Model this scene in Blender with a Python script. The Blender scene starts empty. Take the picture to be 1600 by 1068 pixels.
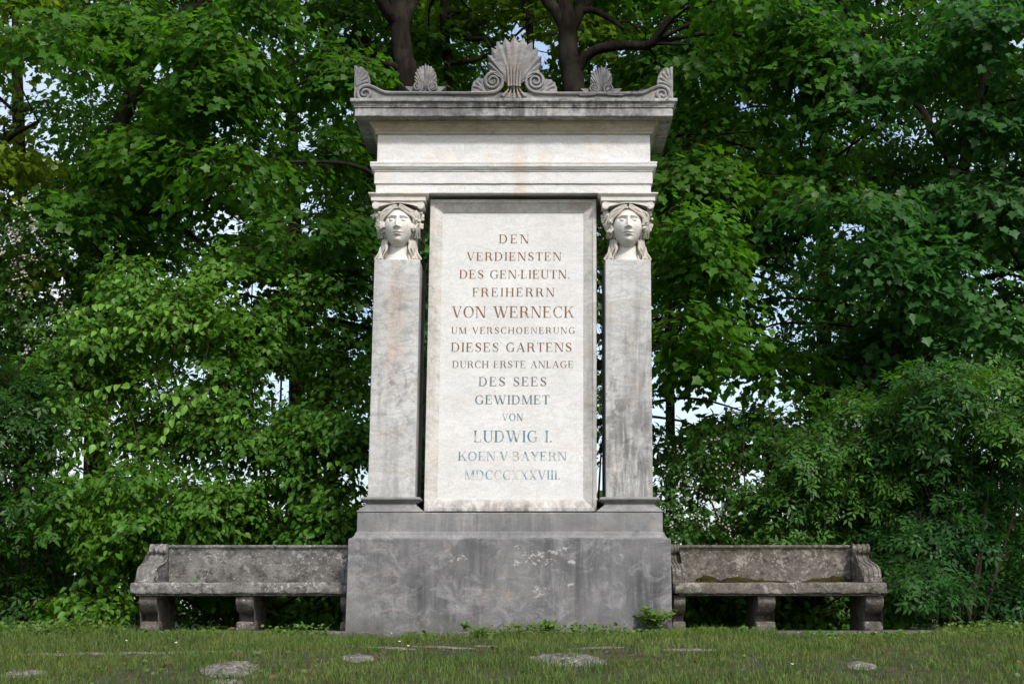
import bpy, bmesh, math, random
import numpy as np
from mathutils import Vector, Matrix, noise

random.seed(7)
rng = np.random.default_rng(11)
R = math.radians
scene = bpy.context.scene
COL = scene.collection

# ------------------------------------------------------------------ camera, light, exposure
FPX, PX, PY, PITCH = 2219.0, 833.0, 534.0, R(10.6)      # focal length and principal point in photo pixels
CAM = Vector((0.19, -13.28, 0.21))
cd = bpy.data.cameras.new('camera')
cd.sensor_width = 36.0
cd.lens = 36.0 * FPX / 1600.0
cd.shift_x = -(PX - 800.0) / 1600.0
cd.clip_start, cd.clip_end = 0.1, 2000.0
cam = bpy.data.objects.new('camera', cd)
cam.location = CAM
cam.rotation_euler = (R(90) + PITCH, 0, 0)
COL.objects.link(cam)
scene.camera = cam

SUN_EL, SUN_AZ = R(44), R(24)                            # azimuth: to the right of straight behind the camera
sunvec = Vector((math.sin(SUN_AZ) * math.cos(SUN_EL), -math.cos(SUN_AZ) * math.cos(SUN_EL), math.sin(SUN_EL)))
sd = bpy.data.lights.new('sun', 'SUN')
sd.energy, sd.angle, sd.color = 2.15, R(5), (1.0, 0.97, 0.925)
sun = bpy.data.objects.new('sun', sd)
sun.rotation_euler = sunvec.to_track_quat('Z', 'Y').to_euler()
sun.location = (4, -12, 14)
COL.objects.link(sun)

world = bpy.data.worlds.new('World')
scene.world = world
world.use_nodes = True
wn = world.node_tree
bg = wn.nodes['Background']
sky = wn.nodes.new('ShaderNodeTexSky')
sky.sky_type = 'NISHITA'
sky.sun_disc = False
sky.sun_elevation = SUN_EL
sky.sun_rotation = math.atan2(sunvec.x, sunvec.y)
sky.air_density, sky.dust_density, sky.ozone_density = 1.0, 2.5, 1.0
# thin broken cloud drawn over the clear sky
wco = wn.nodes.new('ShaderNodeTexCoord')
wno = wn.nodes.new('ShaderNodeTexNoise')
wno.inputs['Scale'].default_value = 2.6
wno.inputs['Detail'].default_value = 6
wrp = wn.nodes.new('ShaderNodeValToRGB')
wrp.color_ramp.elements[0].position, wrp.color_ramp.elements[1].position = 0.40, 0.66
wrp.color_ramp.elements[0].color = (0.0, 0.0, 0.0, 1)
wrp.color_ramp.elements[1].color = (0.75, 0.75, 0.75, 1)
wmx = wn.nodes.new('ShaderNodeMixRGB')
wmx.inputs[2].default_value = (5.2, 5.5, 6.0, 1)
wn.links.new(wco.outputs['Generated'], wno.inputs['Vector'])
wn.links.new(wno.outputs['Fac'], wrp.inputs[0])
wn.links.new(wrp.outputs[0], wmx.inputs[0])
wn.links.new(sky.outputs[0], wmx.inputs[1])
wn.links.new(wmx.outputs[0], bg.inputs[0])
bg.inputs[1].default_value = 0.15

scene.view_settings.view_transform = 'Standard'
scene.view_settings.look = 'None'
scene.view_settings.exposure = 0.58
scene.view_settings.gamma = 1.0
scene.render.engine = 'CYCLES'
cy = scene.cycles
cy.use_denoising = True
cy.max_bounces, cy.diffuse_bounces, cy.glossy_bounces, cy.transmission_bounces = 9, 5, 2, 7
cy.caustics_reflective = cy.caustics_refractive = False
cy.sample_clamp_indirect = 6.0

# ------------------------------------------------------------------ helpers
CF = Vector((0, math.cos(PITCH), math.sin(PITCH)))
CU = Vector((0, -math.sin(PITCH), math.cos(PITCH)))

def at(px, py, Y):
    """world point seen at photo pixel (px, py) on the upright plane y = Y"""
    d = CF + Vector(((px - PX) / FPX, 0, 0)) + CU * ((PY - py) / FPX)
    return CAM + d * ((Y - CAM.y) / d.y)

def empty(name, loc, label, cat, group=None):
    o = bpy.data.objects.new(name, None)
    o.empty_display_size = 0.2
    o.location = loc
    COL.objects.link(o)
    tag(o, label, cat, group)
    return o

def tag(o, label=None, cat=None, group=None, kind=None):
    if label: o['label'] = label
    if cat: o['category'] = cat
    if group: o['group'] = group
    if kind: o['kind'] = kind
    return o

def link(name, me, mat, parent=None):
    o = bpy.data.objects.new(name, me)
    COL.objects.link(o)
    for m in (mat if isinstance(mat, (list, tuple)) else [mat]):
        me.materials.append(m)
    if parent is not None:
        o.parent = parent
        if parent.type == 'EMPTY':
            o.location = -parent.location
    return o

def finish(name, bm, mat, parent=None, smooth=False):
    bmesh.ops.recalc_face_normals(bm, faces=bm.faces)
    me = bpy.data.meshes.new(name)
    bm.to_mesh(me)
    bm.free()
    if smooth:
        me.polygons.foreach_set('use_smooth', np.ones(len(me.polygons), dtype=bool))
        if smooth is not True:
            me.set_sharp_from_angle(angle=R(smooth))
    return link(name, me, mat, parent)

def mesh_np(name, V, loops, starts, attrs=None, smooth=False, matidx=None):
    me = bpy.data.meshes.new(name)
    me.vertices.add(len(V))
    me.vertices.foreach_set('co', np.ascontiguousarray(V, dtype=np.float32).ravel())
    me.loops.add(len(loops))
    me.loops.foreach_set('vertex_index', np.ascontiguousarray(loops, dtype=np.int32))
    me.polygons.add(len(starts))
    me.polygons.foreach_set('loop_start', np.ascontiguousarray(starts, dtype=np.int32))
    if matidx is not None:
        me.polygons.foreach_set('material_index', np.ascontiguousarray(matidx, dtype=np.int32))
    if smooth:
        me.polygons.foreach_set('use_smooth', np.ones(len(starts), dtype=bool))
    me.update(calc_edges=True)
    for k, arr in (attrs or {}).items():
        a = me.attributes.new(k, 'FLOAT', 'FACE')
        a.data.foreach_set('value', np.ascontiguousarray(arr, dtype=np.float32))
    return me

# ------------------------------------------------------------------ shader helpers
class NT:
    def __init__(s, name):
        s.m = bpy.data.materials.new(name)
        s.m.use_nodes = True
        s.t = s.m.node_tree
        s.b = s.t.nodes['Principled BSDF']
        s.out = s.t.nodes['Material Output']
        s.co = s.t.nodes.new('ShaderNodeTexCoord').outputs['Object']
    def L(s, a, b): s.t.links.new(a, b)
    def put(s, v, sock):
        if hasattr(v, 'links'): s.L(v, sock)
        elif isinstance(v, (tuple, list)): sock.default_value = (*v, 1) if len(v) == 3 and len(sock.default_value) == 4 else v
        else: sock.default_value = v
    def map(s, scale, loc=(0, 0, 0)):
        n = s.t.nodes.new('ShaderNodeMapping')
        n.inputs['Scale'].default_value = scale
        n.inputs['Location'].default_value = loc
        s.L(s.co, n.inputs[0])
        return n.outputs[0]
    def noise(s, scale, detail=4, rough=0.55, dist=0.0, vec=None):
        n = s.t.nodes.new('ShaderNodeTexNoise')
        n.inputs['Scale'].default_value = scale
        n.inputs['Detail'].default_value = detail
        n.inputs['Roughness'].default_value = rough
        n.inputs['Distortion'].default_value = dist
        s.L(vec or s.co, n.inputs['Vector'])
        return n.outputs['Fac']
    def voro(s, scale, vec=None, rand=1.0):
        n = s.t.nodes.new('ShaderNodeTexVoronoi')
        n.inputs['Scale'].default_value = scale
        n.inputs['Randomness'].default_value = rand
        s.L(vec or s.co, n.inputs['Vector'])
        return n.outputs['Distance']
    def ramp(s, fac, *stops):
        n = s.t.nodes.new('ShaderNodeValToRGB')
        el = n.color_ramp.elements
        while len(el) < len(stops): el.new(0.5)
        for e, (p, c) in zip(el, stops):
            e.position = p
            e.color = (c, c, c, 1) if isinstance(c, (int, float)) else (*c, 1)
        s.L(fac, n.inputs[0])
        return n.outputs[0]
    def mix(s, fac, a, b, mode='MIX'):
        n = s.t.nodes.new('ShaderNodeMixRGB')
        n.blend_type = mode
        s.put(fac, n.inputs[0]); s.put(a, n.inputs[1]); s.put(b, n.inputs[2])
        return n.outputs[0]
    def math(s, op, a, b=0.0):
        n = s.t.nodes.new('ShaderNodeMath')
        n.operation = op
        s.put(a, n.inputs[0]); s.put(b, n.inputs[1])
        return n.outputs[0]
    def axis(s, i):
        n = s.t.nodes.new('ShaderNodeSeparateXYZ')
        s.L(s.co, n.inputs[0])
        return n.outputs[i]
    def attr(s, name):
        n = s.t.nodes.new('ShaderNodeAttribute')
        n.attribute_name = name
        return n.outputs['Fac']
    def bump(s, h, strength, dist=0.01):
        n = s.t.nodes.new('ShaderNodeBump')
        n.inputs['Strength'].default_value = strength
        n.inputs['Distance'].default_value = dist
        s.L(h, n.inputs['Height'])
        s.L(n.outputs[0], s.b.inputs['Normal'])
    def done(s, color, rough=0.8, spec=0.25):
        s.put(color, s.b.inputs['Base Color'])
        s.put(rough, s.b.inputs['Roughness'])
        s.b.inputs['Specular IOR Level'].default_value = spec
        return s.m

def blob(n, x, z, sx, sz):
    """soft round patch of a stain centred at (x, z) on an upright stone face"""
    a = n.math('MULTIPLY', n.math('SUBTRACT', n.axis(0), x), 1 / sx)
    b = n.math('MULTIPLY', n.math('SUBTRACT', n.axis(2), z), 1 / sz)
    d = n.math('ADD', n.math('MULTIPLY', a, a), n.math('MULTIPLY', b, b))
    return n.math('SUBTRACT', 1.0, n.math('MINIMUM', d, 1.0))

def marble(name, c1, c2, warm, warm_amt, vein, vein_amt, streak=None, streak_amt=0.0, grime=0.0, rust=None, bump=0.25, darkblob=None):
    n = NT(name)
    c = n.mix(n.ramp(n.noise(1.7, 5, 0.6), (0.3, 0.0), (0.7, 1.0)), c1, c2)
    w = n.ramp(n.noise(3.1, 7, 0.62, 0.6, n.map((1, 1, 1.3), (3, 1, 7))), (0.50, 0.0), (0.68, 1.0))
    c = n.mix(n.math('MULTIPLY', w, warm_amt), c, warm)
    v = n.ramp(n.noise(2.4, 8, 0.65, 1.6, n.map((1, 1, 2.6), (9, 2, 4))), (0.44, 0.0), (0.5, 1.0), (0.56, 0.0))
    c = n.mix(n.math('MULTIPLY', v, vein_amt), c, vein)
    if streak_amt:
        st = n.ramp(n.noise(1.0, 7, 0.65, 0.3, n.map((9, 9, 0.8), (1, 5, 2))), (0.46, 0.0), (0.72, 1.0))
        c = n.mix(n.math('MULTIPLY', st, streak_amt), c, streak)
    if darkblob:
        for (x, z, sx, sz, col, amt) in darkblob:
            k = n.math('MULTIPLY', blob(n, x, z, sx, sz), n.ramp(n.noise(1.0, 7, 0.7, 0.4, n.map((16, 16, 2.4), (x, z, 2))), (0.38, 0.0), (0.62, 1.0)))
            c = n.mix(n.math('MULTIPLY', k, amt), c, col)
    if rust:
        for (x, z, sx, sz, amt) in rust:
            k = n.math('MULTIPLY', blob(n, x, z, sx, sz), n.ramp(n.noise(7, 5, 0.6), (0.3, 0.2), (0.65, 1.0)))
            c = n.mix(n.math('MULTIPLY', k, amt), c, (0.50, 0.29, 0.13))
    if grime:
        g = n.ramp(n.noise(9, 8, 0.72, 0.4), (0.5, 0.0), (0.62, 1.0))
        g2 = n.ramp(n.noise(1.3, 3, 0.5, 0, n.map((1, 1, 1), (4, 4, 4))), (0.35, 0.15), (0.65, 1.0))
        c = n.mix(n.math('MULTIPLY', n.math('MULTIPLY', g, g2), grime), c, (0.07, 0.07, 0.068))
    sp = n.ramp(n.noise(70, 3, 0.6), (0.3, 0.86), (0.7, 1.06))
    c = n.mix(1.0, c, sp, 'MULTIPLY')
    pits = n.ramp(n.voro(42), (0.05, 0.0), (0.14, 1.0))
    h = n.math('ADD', n.math('MULTIPLY', n.noise(38, 6, 0.7), 0.7), n.math('MULTIPLY', pits, 0.25))
    n.bump(h, bump, 0.006)
    return n.done(c, 0.75, 0.25)

M = {}
M['panel'] = marble('panel_marble', (0.58, 0.58, 0.57), (0.68, 0.675, 0.66), (0.58, 0.51, 0.43), 0.26, (0.46, 0.44, 0.42), 0.34, bump=0.2)
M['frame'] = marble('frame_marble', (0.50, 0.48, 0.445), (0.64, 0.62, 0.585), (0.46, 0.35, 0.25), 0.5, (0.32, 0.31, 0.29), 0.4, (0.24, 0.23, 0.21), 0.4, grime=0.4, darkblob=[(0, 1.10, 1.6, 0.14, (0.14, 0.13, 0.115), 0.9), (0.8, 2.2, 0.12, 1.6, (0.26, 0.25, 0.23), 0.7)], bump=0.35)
M['frieze'] = marble('frieze_marble', (0.60, 0.595, 0.585), (0.70, 0.69, 0.675), (0.62, 0.50, 0.38), 0.4, (0.45, 0.44, 0.43), 0.4, rust=[(0.06, 4.42, 0.10, 0.40, 0.42), (0.30, 4.50, 0.10, 0.2, 0.3)], bump=0.2)
M['shaft'] = marble('shaft_marble', (0.42, 0.417, 0.41), (0.60, 0.595, 0.58), (0.50, 0.41, 0.31), 0.45, (0.26, 0.257, 0.252), 0.5, (0.21, 0.207, 0.20), 0.6, grime=0.55,
                    rust=[(-1.15, 2.85, 0.13, 0.75, 0.35)],
                    darkblob=[(1.12, 1.5, 0.36, 0.95, (0.10, 0.095, 0.09), 0.95), (1.22, 2.4, 0.16, 1.0, (0.16, 0.15, 0.145), 0.7)], bump=0.4)
M['head'] = marble('carved_marble', (0.60, 0.58, 0.53), (0.69, 0.665, 0.62), (0.56, 0.44, 0.32), 0.35, (0.42, 0.40, 0.37), 0.3, grime=0.25, bump=0.15)
M['hair'] = marble('carved_hair_marble', (0.42, 0.395, 0.345), (0.60, 0.57, 0.515), (0.40, 0.32, 0.22), 0.4, (0.34, 0.31, 0.27), 0.3, grime=0.35, bump=0.3)
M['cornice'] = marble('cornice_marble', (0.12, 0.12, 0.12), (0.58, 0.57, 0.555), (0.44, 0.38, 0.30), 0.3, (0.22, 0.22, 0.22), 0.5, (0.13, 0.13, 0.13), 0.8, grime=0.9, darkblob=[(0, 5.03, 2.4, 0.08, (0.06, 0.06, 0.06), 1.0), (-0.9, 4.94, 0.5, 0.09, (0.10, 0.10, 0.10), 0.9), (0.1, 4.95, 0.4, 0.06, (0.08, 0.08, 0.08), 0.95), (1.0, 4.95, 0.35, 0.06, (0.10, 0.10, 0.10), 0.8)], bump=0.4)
M['soffit'] = marble('soffit_marble', (0.42, 0.37, 0.29), (0.50, 0.45, 0.36), (0.36, 0.28, 0.18), 0.5, (0.25, 0.22, 0.18), 0.3, grime=0.3)
M['crest'] = marble('crest_marble', (0.10, 0.10, 0.102), (0.33, 0.327, 0.322), (0.38, 0.32, 0.24), 0.3, (0.13, 0.13, 0.13), 0.5, (0.10, 0.10, 0.10), 0.6, grime=0.9,
                    rust=[(0.02, 5.20, 0.10, 0.42, 0.35)], bump=0.5)
M['palmette'] = marble('palmette_marble', (0.10, 0.10, 0.103), (0.27, 0.266, 0.265), (0.36, 0.30, 0.22), 0.35, (0.40, 0.395, 0.39), 0.4, (0.10, 0.10, 0.10), 0.4, grime=0.55,
                       rust=[(0.02, 5.35, 0.11, 0.5, 0.16), (-0.06, 5.25, 0.03, 0.10, 0.5)], bump=0.5)
M['plinth'] = marble('plinth_marble', (0.15, 0.15, 0.152), (0.34, 0.337, 0.333), (0.42, 0.36, 0.31), 0.35, (0.17, 0.17, 0.17), 0.4, (0.13, 0.13, 0.133), 0.6, grime=0.5,
                     darkblob=[(-0.1, 0.95, 1.0, 0.2, (0.13, 0.13, 0.135), 0.9)], bump=0.45)

def base_stone():
    n = NT('base_limestone')
    st = n.ramp(n.noise(1.0, 8, 0.62, 0.25, n.map((5.5, 5.5, 0.5), (1, 5, 2))), (0.34, 0.0), (0.68, 1.0))
    c = n.mix(st, (0.060, 0.060, 0.063), (0.150, 0.149, 0.153))
    cl = n.ramp(n.noise(1.5, 6, 0.65, 0.6, n.map((1, 1, 1), (2, 7, 1))), (0.42, 0.0), (0.66, 1.0))
    c = n.mix(n.math('MULTIPLY', cl, 0.7), c, (0.205, 0.201, 0.200))
    fine = n.ramp(n.noise(1.0, 6, 0.7, 0.0, n.map((40, 40, 3), (0, 0, 0))), (0.4, 0.0), (0.75, 1.0))
    c = n.mix(n.math('MULTIPLY', fine, 0.45), c, (0.20, 0.197, 0.198))
    mo = n.ramp(n.noise(4.4, 9, 0.78, 1.0, n.map((1, 1, 1.2), (6, 1, 9))), (0.49, 0.0), (0.62, 1.0))
    c = n.mix(n.math('MULTIPLY', mo, 0.7), c, (0.275, 0.272, 0.272))
    def blobs(lst):
        r = None
        for b in lst:
            k = blob(n, *b)
            r = k if r is None else n.math('MAXIMUM', r, k)
        return r
    # big soft dark runs of water
    dk = n.math('MULTIPLY', blobs([(-0.32, 0.45, 0.10, 0.6), (0.36, 0.45, 0.09, 0.6), (0.62, 0.5, 0.16, 0.5), (-0.85, 0.3, 0.12, 0.5), (1.2, 0.3, 0.2, 0.4)]), n.ramp(n.noise(1.0, 6, 0.65, 0.3, n.map((14, 14, 1.6))), (0.36, 0.0), (0.6, 1.0)))
    c = n.mix(n.math('MULTIPLY', dk, 0.62), c, (0.034, 0.033, 0.036))
    # pinkish-buff scars where the crust has gone
    pk = n.math('MULTIPLY', n.ramp(n.noise(7.5, 7, 0.65, 1.3, n.map((1, 1, 1.7), (8, 3, 5))), (0.44, 0.0), (0.62, 1.0)), n.ramp(blobs([(-1.13, 0.50, 0.13, 0.15), (-0.99, 0.62, 0.18, 0.07), (-1.35, 0.42, 0.20, 0.24), (-1.25, 0.76, 0.25, 0.06), (-0.6, 0.6, 0.06, 0.25), (-0.1, 0.54, 0.14, 0.09), (0.17, 0.52, 0.14, 0.08), (-0.2, 0.30, 0.3, 0.10), (-1.2, 0.25, 0.3, 0.12)]), (0.0, 0.0), (0.5, 1.0)))
    c = n.mix(n.math('MULTIPLY', pk, 0.42), c, (0.32, 0.28, 0.255))
    # lime bloom low in the middle, flaked white spots above it, small rust spot
    c = n.mix(n.math('MULTIPLY', blobs([(-0.51, 0.205, 0.13, 0.075), (-0.36, 0.33, 0.16, 0.10)]), n.ramp(n.noise(6, 8, 0.7, 0.6), (0.40, 0.0), (0.70, 0.8))), c, (0.40, 0.395, 0.40))
    reg = blobs([(0.43, 0.725, 0.18, 0.06), (0.08, 0.625, 0.17, 0.05), (0.54, 0.63, 0.07, 0.045), (0.24, 0.365, 0.10, 0.09), (0.52, 0.42, 0.08, 0.05), (1.03, 0.67, 0.05, 0.05), (0.22, 0.66, 0.25, 0.12), (0.05, 0.77, 0.05, 0.04), (-0.5, 0.66, 0.12, 0.05)])
    fl = n.ramp(n.math('ADD', n.noise(20, 7, 0.72, 0.5, n.map((1, 1, 1.7), (3, 3, 3))), n.math('MULTIPLY', reg, 0.16)), (0.665, 0.0), (0.70, 1.0))
    fl = n.math('MULTIPLY', fl, n.ramp(reg, (0.02, 0.0), (0.15, 1.0)))
    c = n.mix(n.math('MULTIPLY', fl, 0.85), c, (0.42, 0.41, 0.39))
    c = n.mix(n.math('MULTIPLY', blob(n, -0.04, 0.34, 0.025, 0.04), n.math('MULTIPLY', n.noise(60, 4), 0.7)), c, (0.36, 0.24, 0.11))
    gr = n.math('MULTIPLY', n.ramp(n.axis(2), (0.0, 1.0), (0.16, 0.0)), n.ramp(n.noise(6, 5, 0.6), (0.35, 0.1), (0.6, 0.9)))
    c = n.mix(n.math('MULTIPLY', gr, 0.6), c, (0.085, 0.088, 0.06))
    c = n.mix(1.0, c, n.ramp(n.noise(75, 3, 0.6), (0.3, 0.82), (0.7, 1.12)), 'MULTIPLY')
    n.bump(n.math('ADD', n.noise(45, 6, 0.7), n.math('MULTIPLY', fl, 0.35)), 0.45, 0.006)
    return n.done(c, 0.8, 0.25)
M['base'] = base_stone()

def bench_stone(name, dark, mid, lich, seed, big, moss):
    n = NT(name)
    c = n.mix(n.ramp(n.noise(6, 7, 0.65, 0.4, n.map((1, 1, 1), (seed, 1, 2))), (0.36, 0.0), (0.64, 1.0)), dark, mid)
    l1 = n.ramp(n.noise(26, 5, 0.62, 0.3, n.map((1, 1, 1), (seed, 5, 1))), (0.54, 0.0), (0.60, 1.0))
    m1 = n.ramp(n.noise(2.2, 3, 0.5, 0, n.map((1, 1, 1), (1, seed, 6))), (0.38, 0.1), (0.6, 1.0))
    c = n.mix(n.math('MULTIPLY', n.math('MULTIPLY', l1, m1), 0.8 * (1.0 - 0.45 * big)), c, lich)
    l2 = n.ramp(n.noise(5.5, 6, 0.66, 0.7, n.map((1, 1, 1), (seed, seed, 3))), (0.615 - 0.05 * big, 0.0), (0.645 - 0.05 * big, 1.0))
    c = n.mix(n.math('MULTIPLY', l2, 0.25 + 0.45 * big), c, (0.36, 0.33, 0.29))
    v = n.ramp(n.voro(24, n.map((1, 1, 1), (seed, 0, 1))), (0.13, 1.0), (0.22, 0.0))
    c = n.mix(n.math('MULTIPLY', n.math('MULTIPLY', v, n.ramp(n.noise(4, 2), (0.45, 0.0), (0.55, 1.0))), 0.8), c, (0.44, 0.43, 0.40))
    d = n.ramp(n.noise(13, 7, 0.7, 0.2, n.map((1, 1, 1.4), (7, seed, 7))), (0.52, 0.0), (0.64, 1.0))
    c = n.mix(n.math('MULTIPLY', d, 0.7), c, (0.03, 0.028, 0.024))
    if moss:
        g = n.ramp(n.noise(7, 5, 0.6), (0.45, 0.0), (0.62, 1.0))
        c = n.mix(n.math('MULTIPLY', g, 0.25), c, (0.055, 0.055, 0.02))
    c = n.mix(1.0, c, n.ramp(n.noise(90, 3, 0.6), (0.3, 0.75), (0.7, 1.2)), 'MULTIPLY')
    n.bump(n.noise(42, 7, 0.72), 0.7, 0.012)
    return n.done(c, 0.9, 0.15)
M['bench_a'] = bench_stone('lichen_sandstone', (0.105, 0.10, 0.092), (0.215, 0.206, 0.192), (0.48, 0.47, 0.45), 3.0, 0.3, False)
M['bench_b'] = bench_stone('brown_sandstone', (0.088, 0.079, 0.067), (0.170, 0.154, 0.133), (0.38, 0.36, 0.33), 8.0, 1.0, True)
M['leg'] = bench_stone('leg_sandstone', (0.09, 0.079, 0.068), (0.175, 0.157, 0.138), (0.20, 0.185, 0.165), 5.0, 0.0, False)
M['slab'] = bench_stone('slab_stone', (0.07, 0.067, 0.06), (0.13, 0.125, 0.115), (0.22, 0.215, 0.20), 12.0, 0.3, True)
M['rock'] = bench_stone('field_stone', (0.11, 0.10, 0.085), (0.21, 0.19, 0.17), (0.31, 0.29, 0.27), 15.0, 0.3, False)

def simple(name, a, b, scale, bump, rough=0.9):
    n = NT(name)
    c = n.mix(n.ramp(n.noise(scale, 7, 0.65), (0.35, 0.0), (0.65, 1.0)), a, b)
    n.bump(n.noise(scale * 3, 6, 0.7), bump, 0.02)
    return n.done(c, rough, 0.15)
M['moss'] = simple('moss', (0.022, 0.018, 0.006), (0.055, 0.048, 0.012), 40, 0.9)

def bark(name, a, b):
    n = NT(name)
    f = n.noise(1.0, 8, 0.7, 0.5, n.map((22, 22, 4)))
    c = n.mix(n.ramp(f, (0.35, 0.0), (0.65, 1.0)), a, b)
    c = n.mix(n.math('MULTIPLY', n.ramp(n.noise(2.5, 5, 0.6), (0.5, 0.0), (0.7, 1.0)), 0.5), c, (0.055, 0.052, 0.038))
    n.bump(f, 0.9, 0.03)
    return n.done(c, 0.95, 0.1)
M['bark'] = bark('maple_bark', (0.008, 0.006, 0.005), (0.027, 0.021, 0.016))
M['twig'] = bark('twig_bark', (0.025, 0.02, 0.014), (0.06, 0.048, 0.035))

def leafmat(name, dark, lite, trans, tr_amt=0.35, rough=0.42, spec=0.3):
    n = NT(name)
    r = n.attr('rnd')
    c = n.mix(r, dark, lite)
    p = n.noise(0.9, 2, 0.5)
    c = n.mix(n.ramp(p, (0.4, 0.0), (0.7, 0.35)), c, (lite[0] * 1.15, lite[1] * 0.95, lite[2] * 0.6))
    n.done(c, rough, spec)
    tr = n.t.nodes.new('ShaderNodeBsdfTranslucent')
    n.L(n.mix(r, (trans[0] * .6, trans[1] * .6, trans[2] * .6), trans), tr.inputs[0])
    mx = n.t.nodes.new('ShaderNodeMixShader')
    mx.inputs[0].default_value = tr_amt
    n.L(n.b.outputs[0], mx.inputs[1]); n.L(tr.outputs[0], mx.inputs[2])
    n.L(mx.outputs[0], n.out.inputs[0])
    return n.m
M['maple_leaf'] = leafmat('maple_leaf', (0.019, 0.070, 0.006), (0.072, 0.180, 0.018), (0.14, 0.38, 0.012), 0.48, 0.42, 0.22)
M['maple_blue'] = leafmat('maple_leaf_blue_green', (0.015, 0.064, 0.015), (0.062, 0.165, 0.045), (0.09, 0.31, 0.028), 0.46, 0.42, 0.22)
M['yellow_leaf'] = leafmat('yellow_green_leaf', (0.045, 0.105, 0.006), (0.125, 0.225, 0.014), (0.26, 0.44, 0.015), 0.48)
M['shrub_leaf'] = leafmat('shrub_leaf', (0.038, 0.118, 0.012), (0.110, 0.255, 0.028), (0.17, 0.40, 0.015), 0.42, 0.42, 0.25)
M['elder_leaf'] = leafmat('elder_leaf', (0.028, 0.092, 0.012), (0.090, 0.210, 0.034), (0.11, 0.30, 0.016), 0.36)
M['dark_leaf'] = leafmat('dark_leaf', (0.013, 0.052, 0.006), (0.042, 0.125, 0.014), (0.07, 0.22, 0.008), 0.38)
M['shoot'] = leafmat('young_shoot_leaf', (0.075, 0.20, 0.022), (0.14, 0.31, 0.035), (0.18, 0.40, 0.02), 0.36)
M['sunlit_leaf'] = leafmat('sunlit_yellow_green_leaf', (0.085, 0.16, 0.008), (0.21, 0.32, 0.018), (0.36, 0.52, 0.015), 0.48)  # sunlight on the far-left maple, put into its paler leaf colour
M['petal'] = leafmat('white_petal', (0.30, 0.28, 0.27), (0.52, 0.49, 0.48), (0.5, 0.45, 0.42), 0.25, 0.6)
M['dead_leaf'] = leafmat('dead_leaf', (0.06, 0.035, 0.015), (0.14, 0.09, 0.04), (0.1, 0.06, 0.02), 0.2, 0.8)
M['grass'] = leafmat('grass_blade', (0.040, 0.090, 0.015), (0.150, 0.215, 0.045), (0.10, 0.17, 0.02), 0.3, 0.6)
M['weed'] = leafmat('weed_leaf', (0.045, 0.105, 0.016), (0.115, 0.195, 0.035), (0.13, 0.24, 0.02), 0.3, 0.5)

def soil():
    n = NT('soil')
    c = n.mix(n.ramp(n.noise(5, 8, 0.65), (0.35, 0.0), (0.65, 1.0)), (0.04, 0.032, 0.022), (0.11, 0.095, 0.07))
    g = n.ramp(n.noise(2.4, 6, 0.6, 0.3), (0.38, 0.0), (0.6, 1.0))
    c = n.mix(n.math('MULTIPLY', g, 0.75), c, (0.045, 0.075, 0.018))
    n.bump(n.noise(40, 7, 0.7), 0.8, 0.03)
    return n.done(c, 0.95, 0.1)
M['soil'] = soil()

def inscription_paint():
    n = NT('inscription_paint')
    z = n.math('ADD', n.axis(2), n.math('MULTIPLY', n.math('SUBTRACT', n.noise(5, 3), 0.5), 0.9))
    k = n.ramp(n.math("DIVIDE", z, 5.0), (0.37, 0.0), (0.56, 1.0))
    c = n.mix(k, (0.05, 0.20, 0.28), (0.20, 0.085, 0.04))
    c = n.mix(n.ramp(n.noise(12, 4, 0.6), (0.42, 0.0), (0.6, 0.55)), c, (0.13, 0.12, 0.09))
    wear = n.noise(9, 5, 0.65, 0.2)
    low = n.ramp(n.math('DIVIDE', n.axis(2), 5.0), (0.29, 0.17), (0.43, 0.0))
    wr = n.ramp(n.math('ADD', wear, low), (0.56, 0.0), (0.74, 0.85))
    c = n.mix(wr, c, (0.60, 0.585, 0.55))
    return n.done(c, 0.85, 0.15)
M['ink'] = inscription_paint()

# ------------------------------------------------------------------ stone shape helpers
def zpx(py, Y): return at(801, py, Y).z

def lean(bm):
    for v in bm.verts: v.co.x += -0.034 * (1 - v.co.z / 4.9)

def loft(bm, x0, x1, y0, y1, prof, step=0.05, wob=0.0012, cham=0.004):
    """stack of rectangular rings (z, outward offset): blocks and mouldings returning on all four sides"""
    rings = []
    nx = max(1, int((x1 - x0) / step)); ny = max(1, int((y1 - y0) / step))
    for z, o in prof:
        a, b, c, d = x0 - o, x1 + o, y0 - o, y1 + o
        pts = []
        pts += [(a + cham + (b - a - 2 * cham) * i / nx, c) for i in range(nx + 1)]
        pts += [(b, c + cham + (d - c - 2 * cham) * i / ny) for i in range(ny + 1)]
        pts += [(b - cham - (b - a - 2 * cham) * i / nx, d) for i in range(nx + 1)]
        pts += [(a, d - cham - (d - c - 2 * cham) * i / ny) for i in range(ny + 1)]
        ring = []
        for (x, y) in pts:
            n1 = noise.noise(Vector((x * 9, y * 9, z * 31))); n2 = noise.noise(Vector((x * 33, y * 33, z * 57 + 5)))
            ring.append(bm.verts.new((x, y + (n1 + n2) * wob * 0.6, z + (n1 + n2 * 1.3) * wob)))
        rings.append(ring)
    n = len(rings[0])
    for r0, r1 in zip(rings, rings[1:]):
        for i in range(n):
            j = (i + 1) % n
            bm.faces.new((r0[i], r0[j], r1[j], r1[i]))
    bm.faces.new(list(reversed(rings[0])))
    bm.faces.new(rings[-1])

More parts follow.
